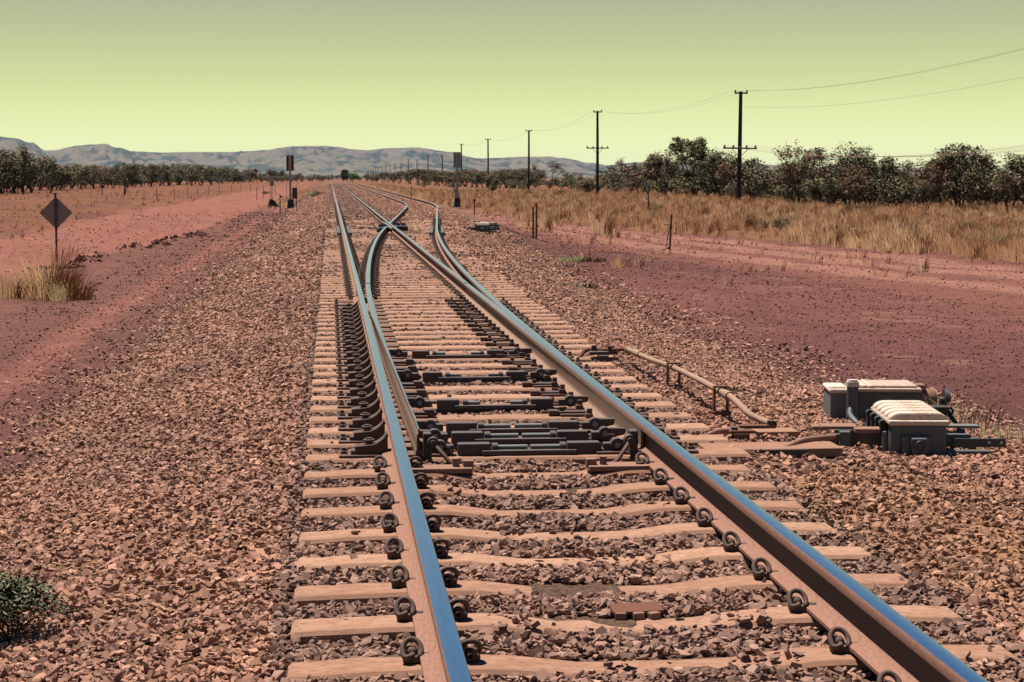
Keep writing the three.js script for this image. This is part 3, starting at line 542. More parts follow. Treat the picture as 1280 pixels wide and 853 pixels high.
// rods, pipe and cranks right of the near rail
{
  const t = thing('rodding_pipe', 'bent dusty steel pipe on two brackets along the right of the near rail', 'rodding pipe');
  part('pipe', [tube([V(2.69, -.10, -16.82), V(2.665, -.075, -16.3), V(2.66, -.065, -15.9), V(2.68, -.062, -15.4), V(2.732, -.06, -14.9), V(2.762, -.06, -13.98), V(2.768, -.06, -13.12), V(2.769, -.06, -12.78), V(2.763, -.08, -12.42), V(2.788, -.12, -12.23), V(2.841, -.145, -12.13), V(2.887, -.15, -11.96)], .0225, 70, 10)], M.pipe, t);
  part('elbow', [at(new THREE.SphereGeometry(.042, 12, 8), 2.69, -.10, -16.75), rod(V(2.664, -.072, -16.25), V(2.661, -.066, -15.95), .032, .032, 10), rod(V(2.769, -.06, -12.95), V(2.769, -.06, -12.8), .032, .032, 10)], M.pipe, t);
  for (const [x, z] of [[2.74, -14.8], [2.77, -13.1]]) part('bracket', [box(.016, .17, .05, x - .048, -.12, z, .004), box(.11, .014, .05, x, -.026, z, .004), box(.016, .15, .05, x + .048, -.12, z, .004), box(.14, .03, .09, x, -.215, z, .004)], M.rusty, t);
  const a = thing('crank_assembly', 'dusty crank plate with a bent rod between the near rail and the pipe end', 'crank');
  part('crank_plate', [box(.24, .022, .07, 2.78, -.165, -11.99, .005), box(.16, .02, .10, 2.64, -.178, -11.86, .005), box(.11, .075, .06, 2.635, -.222, -11.83, .01)], M.rusty, a);
  part('rod', tube([V(2.33, -.285, -12.03), V(2.363, -.265, -11.997), V(2.433, -.22, -11.93), V(2.505, -.18, -11.89), V(2.584, -.176, -11.87), V(2.66, -.18, -11.85)], .021, 22, 8), M.dusty, a);
  part('pin', [at(new THREE.CylinderGeometry(.026, .026, .05, 10), 2.87, -.15, -11.98), at(new THREE.CylinderGeometry(.022, .022, .04, 10), 2.60, -.17, -11.86)], M.iron, a);
  const b = thing('back_drive_crank', 'dark crank with a short rod at the far end of the bent pipe', 'crank');
  part('rod', tube([V(2.2, -.26, -17.0), V(2.28, -.20, -17.1), V(2.36, -.14, -17.2), V(2.5, -.13, -17.1), V(2.69, -.10, -16.85)], .020, 22, 8), M.rusty, b);
  part('crank_plate', [box(.26, .03, .11, 2.50, -.15, -17.05, .006), box(.10, .08, .09, 2.49, -.205, -17.0, .012), at(new THREE.CylinderGeometry(.026, .026, .07, 10), 2.42, -.12, -17.1), at(new THREE.CylinderGeometry(.026, .026, .07, 10), 2.56, -.12, -17.02)], M.iron, b);
  const c = thing('long_bearer', 'flat dusty bearer with a dark front edge, left of the point machine', 'bearer');
  part('beam', box(.86, .06, .30, 2.73, -.238, -11.42, .008), M.sleeperB, c); part('edge_plate', box(.64, .045, .016, 2.62, -.2345, -11.266, .003), M.iron, c);
  const d = thing('long_bearer', 'second dusty bearer almost buried behind the first, below the crank plate', 'bearer');
  part('beam', box(.8, .05, .2, 2.72, -.255, -12.3, .008), M.sleeper, d);
  const e = thing('drive_rod', 'bent rod from the long bearer to the left of the point machine', 'rod');
  part('rod', tube([V(2.66, -.29, -11.29), V(2.707, -.265, -11.328), V(2.837, -.215, -11.39), V(2.963, -.195, -11.518), V(3.07, -.195, -11.6), V(3.22, -.2, -11.7)], .019, 24, 8), M.dusty, e);
  part('clevis', box(.09, .05, .05, 3.22, -.205, -11.72, .012), M.iron, e);
}
{ // scrap on the sleepers
  const p = thing('rusty_plate', 'rusty bent steel plate lying on a sleeper between the near rails', 'scrap plate', 1.17, -.225, -7.05);
  part('plate', [box(.20, .012, .10, 0, .025, -.02, .003, .06, .12)], M.rusty, p);
  for (const [x, n] of [[-.07, 0], [0.0, 1], [.06, 2]]) part('block', box(.045, .03, .035, x, .008, .03 + .004 * n, .006, .2 * n), M.dusty, p);
  const w = thing('loose_wire', 'thin dark loose wire curled on the sleeper beside the left rail', 'wire');
  part('strand', tube([V(.48, -.175, -5.72), V(.53, -.178, -5.66), V(.6, -.176, -5.63), V(.68, -.17, -5.66), V(.75, -.18, -5.62)], .0025, 24, 5), M.wire, w);
}

// ------------------------------------------------------------------ signs, signals, posts
{
  const s = thing('diamond_sign', 'back of a diamond shaped sign on a dark post, left of the red road edge', 'road sign', -6.95, -.68, -48.6);
  part('post', [box(.05, 1.72, .035, 0, .84, .04, .004)], M.post, s);
  part('panel', box(.585, .585, .006, 0, 1.235, 0, .0, 0, 0, Math.PI / 4), M.signBack, s);
  part('clamp', [box(.12, .03, .012, 0, 1.42, .022, .003), box(.12, .03, .012, 0, 1.05, .022, .003), box(.07, .05, .06, 0, 1.72, .04, .01)], M.post, s);
}
function signal(x, y, z, label, mats, tall, wide) {
  const t = thing('trackside_signal', label, 'signal', x, y, z, 0, 'signals beside the line');
  const taper = new THREE.CylinderGeometry(.23, .34, .62, 4, 1); taper.rotateY(Math.PI / 4);
  part('base', [at(taper, 0, .31, 0), box(.66, .06, .6, 0, .03, 0, .01)], M.black, t);
  part('post', [rod(V(0, .6, 0), V(0, tall - .2, 0), .075, .07, 12), box(.12, .1, .12, 0, .66, 0, .01)], mats[1], t);
  const b = part('target_board', [box(wide, 1.02, .04, 0, tall - .52, -.09, .01), box(wide + .06, .04, .12, 0, tall - .02, -.07, .006)], mats[0], t);
  part('lamp_housing', [box(.16, .8, .10, -.01, tall - .5, -.01, .02), box(.2, .08, .12, 0, tall - .97, .0, .02)], mats[1], b);
  return t;
}
const sg1 = signal(-2.64, -.66, -125.6, 'tall signal with a black base and dark board back, left of the line', [M.signalBoard, M.signalPost], 3.55, .5);
const sg2 = signal(8.4, -.55, -124.5, 'trackside signal with a grey post and a box on its side, right of the siding', [M.signalGrey, M.signalGrey], 3.65, .48);
part('side_box', [box(.22, .34, .2, -.16, 1.1, 0, .02), box(.3, .3, .26, 0, .78, 0, .03)], M.signalPost, sg2);
{ // cabinet-like box behind the left signal
  const t = thing('equipment_case', 'grey box on a stand just right of the tall left signal', 'equipment case', -2.45, -.66, -131);
  part('case', box(.34, .75, .3, 0, 1.0, 0, .02), M.signalBoard, t); part('stand', [box(.06, .65, .06, -.1, .32, 0, .006), box(.06, .65, .06, .1, .32, 0, .006)], M.post, t);
  const m = thing('low_signal', 'short trackside signal with a grey board on a wedge shaped black base, far left', 'signal', -4.02, -.66, -131);
  const w = new THREE.Shape(); w.moveTo(-.26, 0); w.lineTo(.5, 0); w.lineTo(.1, .5); w.lineTo(-.14, .58); w.closePath(); const wg = new THREE.ExtrudeGeometry(w, { depth: .5, bevelEnabled: true, bevelSize: .02, bevelThickness: .02, bevelSegments: 1 }); wg.translate(0, .02, -.25);
  part('base', wg, M.black, m); part('post', [rod(V(-.06, .55, 0), V(-.06, 1.6, 0), .03), rod(V(.06, .5, 0), V(.06, 1.6, 0), .02)], M.signalGrey, m);
  part('board', [box(.3, .42, .05, 0, 1.72, 0, .01), box(.1, .2, .12, 0, 2.0, 0, .01)], M.signalGrey, m);
}
function starPost(px, py, topPy, label, group, y = -.65, mat = M.rusty, cap) {
  const g = ground(px, py, y), h = (py - topPy) / 2340 * Math.hypot(g.x, g.z), yy = height(g.x, g.z), t = thing('post', label, 'post', g.x, yy - .02, g.z, R() * .6, group);
  const s = new THREE.Shape(); for (let k = 0; k < 3; k++) { const a = k * 2.094; s[k ? 'lineTo' : 'moveTo'](.03 * Math.cos(a - .18), .03 * Math.sin(a - .18)); s.lineTo(.034 * Math.cos(a), .034 * Math.sin(a)); s.lineTo(.03 * Math.cos(a + .18), .03 * Math.sin(a + .18)); s.lineTo(.011 * Math.cos(a + 1.05), .011 * Math.sin(a + 1.05)); } s.closePath();
  const q = new THREE.ExtrudeGeometry(s, { depth: h, bevelEnabled: false }); q.rotateX(-Math.PI / 2); part('shaft', q, mat, t);
  if (cap) part('cap', cap, M.rusty, t).position.y = h;
  return [t, h];
}
starPost(350, 268, 243, 'thin dark post with a small tag, in front of the tall left signal', null, -.65, M.post, [box(.14, .1, .03, .08, -.13, 0, .006)]);
starPost(666.5, 303, 263, 'shorter of two rusty posts standing together right of the line');
starPost(670.5, 304, 258, 'taller of two rusty posts standing together right of the line', null, -.65, M.rusty, [box(.06, .06, .05, .05, -.75, 0, .01)]);
{
  const [t, h] = starPost(837.5, 311, 266, 'leaning pair of thin rusty stakes with a pale top by the right vehicle track', null, -.65, M.rusty, [box(.05, .07, .05, 0, -.02, 0, .01)]);
  t.rotation.z = -.05; part('stay', rod(V(-.2, 0, .02), V(-.01, h * .82, 0), .012), M.post, t); part('crosspiece', rod(V(-.26, h * .72, 0), V(.02, h * .72, 0), .012), M.post, t);
}
starPost(593, 271, 252, 'short stake with a dark round top right of the grey signal', null, -.65, M.rusty, [at(new THREE.SphereGeometry(.09, 10, 8), 0, .02, 0)]);
starPost(514, 247, 232, 'thin stake beside the siding curve', null, -.55, M.rusty, [box(.12, .06, .06, 0, -.02, 0, .01), box(.25, .1, .2, 0, -.75, 0, .02)]);
for (const [px, b, t2] of [[196, 253, 238], [217.5, 250.5, 237.5], [234, 247.5, 235], [247, 246, 234.5], [261, 244, 233], [274, 243, 232.5], [289, 241, 231.5], [301, 239.5, 231], [313, 238.5, 230], [321, 250, 234], [329.5, 247.5, 233], [344, 243, 231], [358, 240, 230], [371, 238, 229]]) starPost(px, b, t2, 'thin rusty fence post in the row beyond the red road', 'fence posts along the far side of the red road');
{ // fence wires between the first nine posts
  const pts = [[196, 253], [217.5, 250.5], [234, 247.5], [247, 246], [261, 244], [274, 243], [289, 241], [301, 239.5], [313, 238.5]].map(([x, y]) => { const g = ground(x, y); g.y = height(g.x, g.z); return g; });
  const w = thing('fence_wire', 'thin fence wires strung along the row of posts beyond the red road', 'fence wire');
  for (const h of [.45, .85]) part('strand', mergeAll(pts.slice(1).map((p, i) => rod(pts[i].clone().setY(pts[i].y + h), p.clone().setY(p.y + h), .006, .006, 4))), M.wire, w);
}
{ const g = ground(445, 236.5, -.4), t = thing('white_marker', 'small white board lying between the main line and the siding, far off', 'marker', g.x, -.35, g.z); part('board', [box(.55, .16, .3, 0, .1, 0, .03), box(.2, .1, .2, .1, .2, 0, .03)], M.white, t); }
{ // the dark rail vehicle far down the siding
  const Z = 690, t = thing('rail_vehicle', 'tiny dark rail vehicle standing far down the siding', 'rail vehicle', XC + off(Z) + .35, -.1, -Z);
  const s = new THREE.Shape(); s.moveTo(-1.3, .9); s.lineTo(-1.3, 3.4); s.quadraticCurveTo(-1.2, 4.0, -.6, 4.15); s.lineTo(.6, 4.15); s.quadraticCurveTo(1.2, 4.0, 1.3, 3.4); s.lineTo(1.3, .9); s.closePath();
  const g = new THREE.ExtrudeGeometry(s, { depth: 16, bevelEnabled: true, bevelSize: .05, bevelThickness: .08, bevelSegments: 1 }); g.translate(0, 0, -16);
  part('body', g, M.black, t); part('buffer_beam', box(2.4, .5, .3, 0, .75, .2, .03), M.black, t);
  for (const x of [-.55, .55]) part('window', box(.8, .7, .04, x, 3.2, .1, .01), M.steelDark, t);
  for (const z of [-2.4, -4.8, -11, -13.4]) for (const x of [-.75, .75]) part('wheel', at(new THREE.CylinderGeometry(.46, .46, .13, 18), x, .46, z, 0, 0, Math.PI / 2), M.iron, t);
}

// ------------------------------------------------------------------ power line on the right
{
  const PX = 29.2, span = 71.6, tops = [7.55, 8.64, 8.3, 8.45, 8.75, 6.95, 7.95, 7.25, 7.95, 7.05, 7.2, 7.0, 7.2, 7.0, 7.1, 7.1, 7.0, 7.1, 7.0, 7.0];
  const lowArm = new Set([0, 1, 5, 8]), tipY = [];
  for (let k = 0; k < tops.length; k++) {
    const Z = 132.7 + span * k, y0 = height(PX, -Z) - .1, H = tops[k] - y0, lean = k === 0 ? -.012 : .006 * n2(k * 3.3, 2);
    const names = ['nearest and tallest looking power pole, with two crossarms, rising from the dry grass', 'second power pole along the line, with a low long crossarm', 'third power pole, bare below its short top arm', 'fourth power pole, slim, above the round shrub', 'fifth power pole, just right of the grey signal'];
    const t = thing('power_pole', names[k] || 'far power pole in the receding row', 'power pole', PX, y0, -Z, 0, k < 5 ? undefined : 'far power poles shrinking towards the horizon'); t.rotation.z = lean; t.rotation.order = 'ZYX';
    const sm = k > 5;
    part('shaft', [rod(V(0, 0, 0), V(.02, H * .5, 0), .17, .15, sm ? 7 : 12), rod(V(.02, H * .5, 0), V(0, H, 0), .15, .125, sm ? 7 : 12)], M.pole, t);
    part('crossarm', [box(.95, .11, .1, 0, H - .12, .12, .01)], M.pole, t);
    for (const x of [-.42, .42]) part('insulator', [at(new THREE.CylinderGeometry(.05, .07, .16, 8), x, H + .02, .12), at(new THREE.CylinderGeometry(.02, .02, .1, 6), x, H - .05, .12)], M.insul, t);
    if (lowArm.has(k)) {
      const y = H - 4.05; part('crossarm', [box(2.45, .11, .1, 0, y, .16, .01)], M.pole, t);
      for (const x of [-1.12, -.48, .48, 1.12]) part('insulator', [at(new THREE.CylinderGeometry(.06, .08, .17, 8), x, y + .14, .16)], M.insul, t);
      for (const s of [-1, 1]) part('brace', rod(V(s * .02, y - .62, .14), V(s * .62, y - .02, .18), .022), M.pole, t);
    }
    tipY.push([tops[k], Z, lowArm.has(k) ? tops[k] - 3.9 : null]);
  }
  const sag = (a, b, d, r = .006) => { const pts = []; for (let i = 0; i <= 10; i++) { const t = i / 10; pts.push(a.clone().lerp(b, t).add(V(0, -4 * d * t * (1 - t), 0))); } return tube(pts, r, 24, 4); };
  const wire = (name, label, geo) => { const m = part(name, geo, M.wire, scene); m.name = numbered(name); tag(m, label, 'wire'); };
  const P0 = [PX, -132.7];
  wire('power_line', 'upper of the two close top wires leaving the nearest pole to the right', sag(V(PX + .42, 7.62, -132.6), V(PX + .42, 7.55, -61), .9));
  wire('power_line', 'lower of the two close top wires leaving the nearest pole to the right', sag(V(PX - .42, 7.62, -132.6), V(PX - .42, 7.35, -61), .9));
  wire('power_line', 'single wire below the two top wires, right of the nearest pole', sag(V(PX, 6.5, -132.6), V(PX, 6.2, -61), .85));
  for (const [x, w] of [[-1.12, 'left end'], [-.48, 'left middle'], [.48, 'right middle'], [1.12, 'right end']]) wire('telephone_line', `low wire from the ${w} insulator of the nearest pole's long crossarm to the right`, sag(V(PX + x, 3.72, -132.5), V(PX + x, 3.2, -61), .95, .007));
  for (let k = 0; k < 4; k++) for (const [x, w] of [[-.42, 'left'], [.42, 'right']]) wire('power_line', `${w} top wire between ${['the nearest and second', 'the second and third', 'the third and fourth', 'the fourth and fifth'][k]} power poles`, sag(V(PX + x, tipY[k][0] + .08, -tipY[k][1]), V(PX + x, tipY[k + 1][0] + .08, -tipY[k + 1][1]), .9, .006 + .0015 * k));
}

// ------------------------------------------------------------------ trees and shrubs
function treeGeos(seed, o) {                          // unit tree: 1 m tall; o: spread, leaves, open, stems, colours
  const q = rngOf(seed), a = (x, y) => x + (y - x) * q(), wood = [], tips = [];
  const limb = (p, dir, len, r, depth) => {
    const bend = V(a(-.25, .25), a(-.05, .2), a(-.25, .25)), mid = p.clone().addScaledVector(dir, len * .5).addScaledVector(bend, len * .18), end = p.clone().addScaledVector(dir, len).addScaledVector(bend, len * .1);
    wood.push(rod(p, mid, r, r * .8, 5), rod(mid, end, r * .8, r * .55, 5));
    if (depth <= 0) { tips.push(end); if (q() < .6) tips.push(mid); return; }
    if (depth <= 1 && q() < .8) tips.push(mid); if (depth === 2 && q() < o.low) tips.push(mid.clone().add(V(a(-.08, .08), 0, a(-.08, .08))));
    const n = 2 + (q() < .5 ? 1 : 0);
    for (let k = 0; k < n; k++) { const w = q() * 6.283, t = a(.35, .95) * o.spread, d = dir.clone().add(V(Math.cos(w) * t, a(-.45, .35), Math.sin(w) * t)).normalize(); limb(end, d, (depth === 3 ? .25 : len) * a(.7, .98), r * .6, depth - 1); }
  };
  for (let k = 0; k < o.stems; k++) { const w = q() * 6.283, t = o.stems > 1 ? a(.25, .6) : .08; limb(V(Math.cos(w) * .015, 0, Math.sin(w) * .015), V(Math.cos(w) * t, 1, Math.sin(w) * t).normalize(), o.trunk * a(.85, 1.1), o.thick, 3); }
  let top = 0, wide = 0; for (const t of tips) { top = Math.max(top, t.y); wide = Math.max(wide, Math.hypot(t.x, t.z)); }
  const ky = .93 / top, kx = o.width / wide; for (const g of wood) g.scale(kx, ky, kx); for (const t of tips) t.set(t.x * kx, t.y * ky, t.z * kx);
  const P = [], C = [], Nn = [], per = Math.ceil(o.leaves / tips.length);
  for (const t of tips) {
    const cr = o.clump * a(.6, 1.3), col = o.col[Math.floor(q() * o.col.length)], sh = a(.75, 1.25), n = Math.round(per * a(.4, 1.6));
    for (let k = 0; k < n; k++) {
      const w = q() * 6.283, c = a(-1, 1), s = Math.sqrt(1 - c * c), r = cr * Math.pow(q(), .5), x = t.x + r * s * Math.cos(w), y = t.y + r * c * .62 + .015, z = t.z + r * s * Math.sin(w);
      const L = o.leaf * a(.6, 1.5), u = V(a(-1, 1), a(-.7, .7), a(-1, 1)).normalize(), v = V(a(-1, 1), a(-1, 1), a(-1, 1)).normalize().cross(u).normalize().multiplyScalar(L * .42); u.multiplyScalar(L);
      P.push(x - u.x, y - u.y, z - u.z, x + v.x, y + v.y, z + v.z, x + u.x, y + u.y, z + u.z, x - u.x, y - u.y, z - u.z, x + u.x, y + u.y, z + u.z, x - v.x * .6, y - v.y * .6, z - v.z * .6);
      const f = sh * a(.8, 1.2); for (let j = 0; j < 6; j++) C.push(col[0] * f, col[1] * f, col[2] * f);
      const nn = V((x - t.x) / cr * .8 + a(-.45, .45), (y - t.y) / cr * .8 + .35 + a(-.3, .3), (z - t.z) / cr * .8 + a(-.45, .45)).normalize(); for (let j = 0; j < 6; j++) Nn.push(nn.x, nn.y, nn.z);
    }
  }
  const g = new THREE.BufferGeometry(); g.setAttribute('position', new THREE.Float32BufferAttribute(P, 3)); g.setAttribute('color', new THREE.Float32BufferAttribute(C, 3)); g.setAttribute('normal', new THREE.Float32BufferAttribute(Nn, 3));
  return { trunk: mergeAll(wood), crown: g };
}
const olive = [[.155, .14, .076], [.14, .134, .074], [.175, .138, .08]], brown = [[.215, .128, .085], [.19, .122, .08], [.175, .122, .08]], green = [[.15, .16, .065], [.13, .14, .065], [.17, .16, .08]], grey = [[.23, .19, .09], [.19, .17, .085], [.25, .19, .10]], fresh = [[.10, .20, .045], [.12, .22, .06]];
const kinds = {
  olive: [0, 1, 2, 3].map((k) => treeGeos(100 + k, { spread: 1, stems: 2 + k % 2, trunk: .17, thick: .02, width: .5, leaves: 3300, clump: .125, leaf: .022, low: .7, col: olive })),
  brown: [0, 1, 2, 3].map((k) => treeGeos(200 + k, { spread: 1, stems: 2, trunk: .2, thick: .018, width: .5, leaves: 2800, clump: .12, leaf: .021, low: .6, col: brown })),
  big: [0].map((k) => treeGeos(300 + k, { spread: .9, stems: 3, trunk: .2, thick: .022, width: .5, leaves: 7000, clump: .12, leaf: .019, low: .9, col: [...green, ...olive] })),
  thin: [0, 1].map((k) => treeGeos(400 + k, { spread: .8, stems: 2, trunk: .28, thick: .014, width: .4, leaves: 900, clump: .12, leaf: .02, low: .2, col: brown })),
  lone: [0].map((k) => treeGeos(450 + k, { spread: 1, stems: 1, trunk: .2, thick: .02, width: .5, leaves: 2300, clump: .12, leaf: .02, low: .3, col: brown })),
  shrub: [0, 1].map((k) => treeGeos(500 + k, { spread: 1.1, stems: 5, trunk: .16, thick: .015, width: .5, leaves: 2200, clump: .17, leaf: .034, low: 1, col: grey })),
  dark: [0, 1].map((k) => treeGeos(600 + k, { spread: 1.1, stems: 4, trunk: .15, thick: .015, width: .62, leaves: 1500, clump: .17, leaf: .036, low: 1, col: olive })),
  fresh: [0].map((k) => treeGeos(700 + k, { spread: 1.1, stems: 5, trunk: .18, thick: .012, width: .6, leaves: 1000, clump: .17, leaf: .05, low: 1, col: fresh })),
};
function tree(kind, x, z, h, w, label, group, name = 'tree', cat = 'tree') {
  const v = pick(kinds[kind]), t = thing(name, label, cat, x, height(x, z) - .05, z, R() * 6.28, group);
  part('trunk', v.trunk, M.bark, t); part('crown', v.crown, M.leaf, t); t.scale.set(w, h, w); return t;
}
function treePx(kind, px, basePy, topPy, wide, label, group, name, cat) {
  const g = ground(px, basePy), D = Math.hypot(g.x, g.z), h = (basePy - topPy) / 2340 * D * 1.07; return tree(kind, g.x, g.z, h, h * wide, label, group, name, cat);
}
{
  treePx('lone', 812, 268, 201, .95, 'small brown tree with a forked dark trunk standing alone in the dry grass', null);
  treePx('big', 868, 250, 177, 1.05, 'tall rounded green and brown tree, biggest in the right belt', null);
  treePx('olive', 902, 252, 192, 1.0, 'dense dark tree left of the nearest power pole', null);
  treePx('thin', 985, 262, 181, 1.0, 'thin leaved tree with bare twigs on top, right of the nearest power pole', null);
  treePx('brown', 1030, 262, 188, 1.25, 'broad brown tree next to the thin leaved one', null);
  treePx('olive', 1055, 262, 186, 1.0, 'dark tree left of the low gap in the right belt', null);
  treePx('brown', 1157, 272, 207, .85, 'slim brown tree with a visible single trunk in front of the right belt', null);
  treePx('olive', 1200, 269, 190, 1.05, 'tall dark tree in the belt near the right edge', null);
  treePx('brown', 1262, 277, 225, 1.1, 'low brown tree in front of the belt at the right edge', null);
  treePx('olive', 1262, 268, 200, 1.2, 'dark tree behind the low brown one at the right edge', null);
  treePx('brown', 1075, 268, 222, 1.3, 'low spreading brown tree in front of the belt, left of the slim one', null);
  treePx('shrub', 615, 245, 219, 1.05, 'round grey green shrub in the dry grass below the fourth pole', null, 'shrub', 'shrub');
  treePx('shrub', 735, 245, 224, 1.5, 'wide olive shrub below the second power pole', null, 'shrub', 'shrub');
  treePx('dark', 823, 271, 258, 1.3, 'low dark shrub at the foot of the lone brown tree', null, 'shrub', 'shrub');
  treePx('dark', 978, 298, 276, 1.0, 'dark low shrub at the edge of the dry grass by the vehicle track', null, 'shrub', 'shrub');
  treePx('fresh', 440, 231, 217, 1.0, 'bright green bush beside the tiny rail vehicle far off', null, 'bush', 'bush');
  treePx('olive', 155, 247, 208, 1.0, 'dark tree with a visible trunk by the far end of the red road', null);
  treePx('olive', 30, 246, 189, 1.2, 'tall dark tree at the left edge', null);
  treePx('olive', 62, 245, 203, 1.3, 'dark tree beside the tall one at the left edge', null);
  treePx('olive', -4, 249, 193, 1.2, 'dark tree cut by the left edge of the picture', null);
  treePx('thin', 128, 247, 215, 1.2, 'small leaning dark tree left of the one with a visible trunk', null);
  const topR = [[630, 214], [700, 209], [740, 212], [770, 204], [800, 207], [830, 196], [900, 196], [945, 205], [985, 190], [1050, 192], [1100, 206], [1140, 208], [1190, 196], [1230, 198], [1290, 198]], baseR = [[630, 238], [740, 241], [850, 250], [950, 258], [1040, 264], [1290, 268]];
  const look = { olive: 'dark olive tree', brown: 'brownish tree', thin: 'thin leaved tree', dark: 'low dark shrub' };
  const zoneR = (px) => px < 655 ? 'left of the third power pole' : px < 738 ? 'between the third and second power poles' : px < 840 ? 'left of the big rounded tree' : px < 923 ? 'behind the big rounded tree' : px < 1040 ? 'right of the nearest power pole' : px < 1170 ? 'round the slim single trunk tree' : 'near the right edge';
  for (let row = 0; row < 4; row++) for (let px = 640 + row * 9; px < 1330; px += (27 + 9 * row * .2) * rr(.75, 1.3)) {
    const b = lerp(table(baseR, px), 229, row * .2) + rr(-1.5, 1.5), t = table(topR, px) + (R() < .22 ? rr(-6, 2) : rr(3, 30)) - row * .5; if (b - t < 10) continue;
    const k = pick(['olive', 'brown', 'olive', 'brown', 'thin', 'thin', 'dark']);
    treePx(k, px, b, t, rr(.8, 1.4), `${look[k]} ${row ? 'deep in' : 'in front of'} the belt ${zoneR(px)}`, row === 0 ? 'trees along the front of the right belt' : 'trees deep in the right belt');
  }
  for (let row = 0; row < 2; row++) for (let px = 640; px < 1320; px += 17 * rr(.7, 1.3)) { const b = lerp(table(baseR, px), 229, .08 + row * .3) + rr(-1, 1), hgt = (b - table(topR, px)) * rr(.35, .62); treePx('dark', px, b, b - hgt, rr(1.3, 2.1), `low dark bush in the belt ${zoneR(px)}`, 'undergrowth in the right belt', 'bush', 'bush'); }
  const topL = [[-20, 194], [30, 196], [55, 203], [75, 208], [100, 208], [150, 210], [200, 207], [240, 207], [300, 213], [340, 213], [400, 218]], baseL = [[-20, 246], [60, 241], [120, 238], [200, 235], [300, 231.5], [400, 227]];
  const zoneL = (px) => px < 75 ? 'behind the diamond sign' : px < 160 ? 'right of the diamond sign' : px < 250 ? 'behind the fence posts' : px < 345 ? 'past the red road' : 'right of the tall left signal';
  for (let row = 0; row < 3; row++) for (let px = -10 + row * 7; px < 420; px += 12 * rr(.75, 1.3)) {
    const b = lerp(table(baseL, px), 226, row * .25) + rr(-.8, .8), t = table(topL, px) + rr(0, 6); if (b - t < 5) continue;
    const k = pick(['olive', 'olive', 'brown', 'dark']);
    treePx(k, px, b, t, rr(1.1, 1.6), `${look[k]} ${row ? 'deep in' : 'in front of'} the left belt ${zoneL(px)}`, row === 0 ? 'trees along the front of the left belt' : 'trees deep in the left belt');
  }
  for (let px = -15; px < 420; px += 9 * rr(.7, 1.3)) { const b = lerp(table(baseL, px), 226, .1) + rr(-.6, .6), hgt = Math.max(4, (b - table(topL, px)) * rr(.38, .6)); treePx('dark', px, b, b - hgt, rr(1.5, 2.2), `low dark bush in the left belt ${zoneL(px)}`, 'undergrowth in the left belt', 'bush', 'bush'); }
  // the belt across the far end of the line and behind the far poles
  for (let row = 0; row < 2; row++) for (let px = 395; px < 660; px += (7 + row * 2) * rr(.8, 1.25)) {
    const b = table([[395, 226.5], [440, 227], [480, 230], [560, 234], [660, 238]], px) - row, t = table([[395, 219], [450, 218], [480, 216], [520, 214], [580, 214], [660, 213]], px) + rr(-1, 4);
    if (px > 410 && px < 447 && row === 0 && b > 227) continue;
    treePx(pick(['olive', 'dark', 'brown', 'olive']), px, b, t, rr(1.1, 1.7), `far scrub tree ${px < 440 ? 'across the end of the main line' : px < 545 ? 'behind the crowd of far power poles' : 'behind the grey signal and the fourth pole'}${row ? ', second rank' : ''}`, row === 0 ? 'far trees at the end of the line' : 'farthest trees at the end of the line');
  }
  for (const [px, py, h, w] of [[332, 243, 5, 2], [392, 249, 5, 1.6], [660, 246, 7, 1.4], [700, 248, 9, 1.5], [652, 240, 9, 1.5], [530, 236, 9, 1.6], [567, 238, 9, 1.8]]) treePx('dark', px, py, py - h, w, 'small dark olive bush scattered in the open ground', 'small bushes scattered in the open', 'bush', 'bush');
}

// ------------------------------------------------------------------ grass
function tuftGeo(seed, blades, h, spread, thick, lean = .5, cols = [[.30, .168, .092], [.255, .138, .076], [.36, .225, .13]]) {
  const q = rngOf(seed), a = (x, y) => x + (y - x) * q(), P = [], C = [];
  for (let k = 0; k < blades; k++) {
    const w = q() * 6.283, r = spread * Math.pow(q(), .7) * .5, x = r * Math.cos(w), z = r * Math.sin(w), l = h * a(.55, 1.1), t = lean * a(.2, 1), w2 = w + a(-.7, .7), dx = Math.cos(w2) * t, dz = Math.sin(w2) * t, s = V(-Math.sin(w2 + 1), 0, Math.cos(w2 + 1)).multiplyScalar(thick * a(.7, 1.3)), f = a(.75, 1.2), c = cols[Math.floor(q() * cols.length)];
    const m = V(x + dx * l * .35, l * .6, z + dz * l * .35), e = V(x + dx * l, l * (1 - .25 * t), z + dz * l);
    P.push(x - s.x, -.03, z - s.z, x + s.x, -.03, z + s.z, m.x + s.x * .7, m.y, m.z + s.z * .7, x - s.x, -.03, z - s.z, m.x + s.x * .7, m.y, m.z + s.z * .7, m.x - s.x * .7, m.y, m.z - s.z * .7, m.x - s.x * .7, m.y, m.z - s.z * .7, m.x + s.x * .7, m.y, m.z + s.z * .7, e.x, e.y, e.z);
    for (let j = 0; j < 9; j++) C.push(c[0] * f, c[1] * f, c[2] * f);
  }
  const g = new THREE.BufferGeometry(); g.setAttribute('position', new THREE.Float32BufferAttribute(P, 3)); g.setAttribute('color', new THREE.Float32BufferAttribute(C, 3)); g.computeVertexNormals();
  const N = g.attributes.normal; for (let k = 0; k < N.count; k++) { const v = V(N.getX(k) * .5, 1, N.getZ(k) * .5).normalize(); N.setXYZ(k, v.x, v.y, v.z); }
  return g;
}
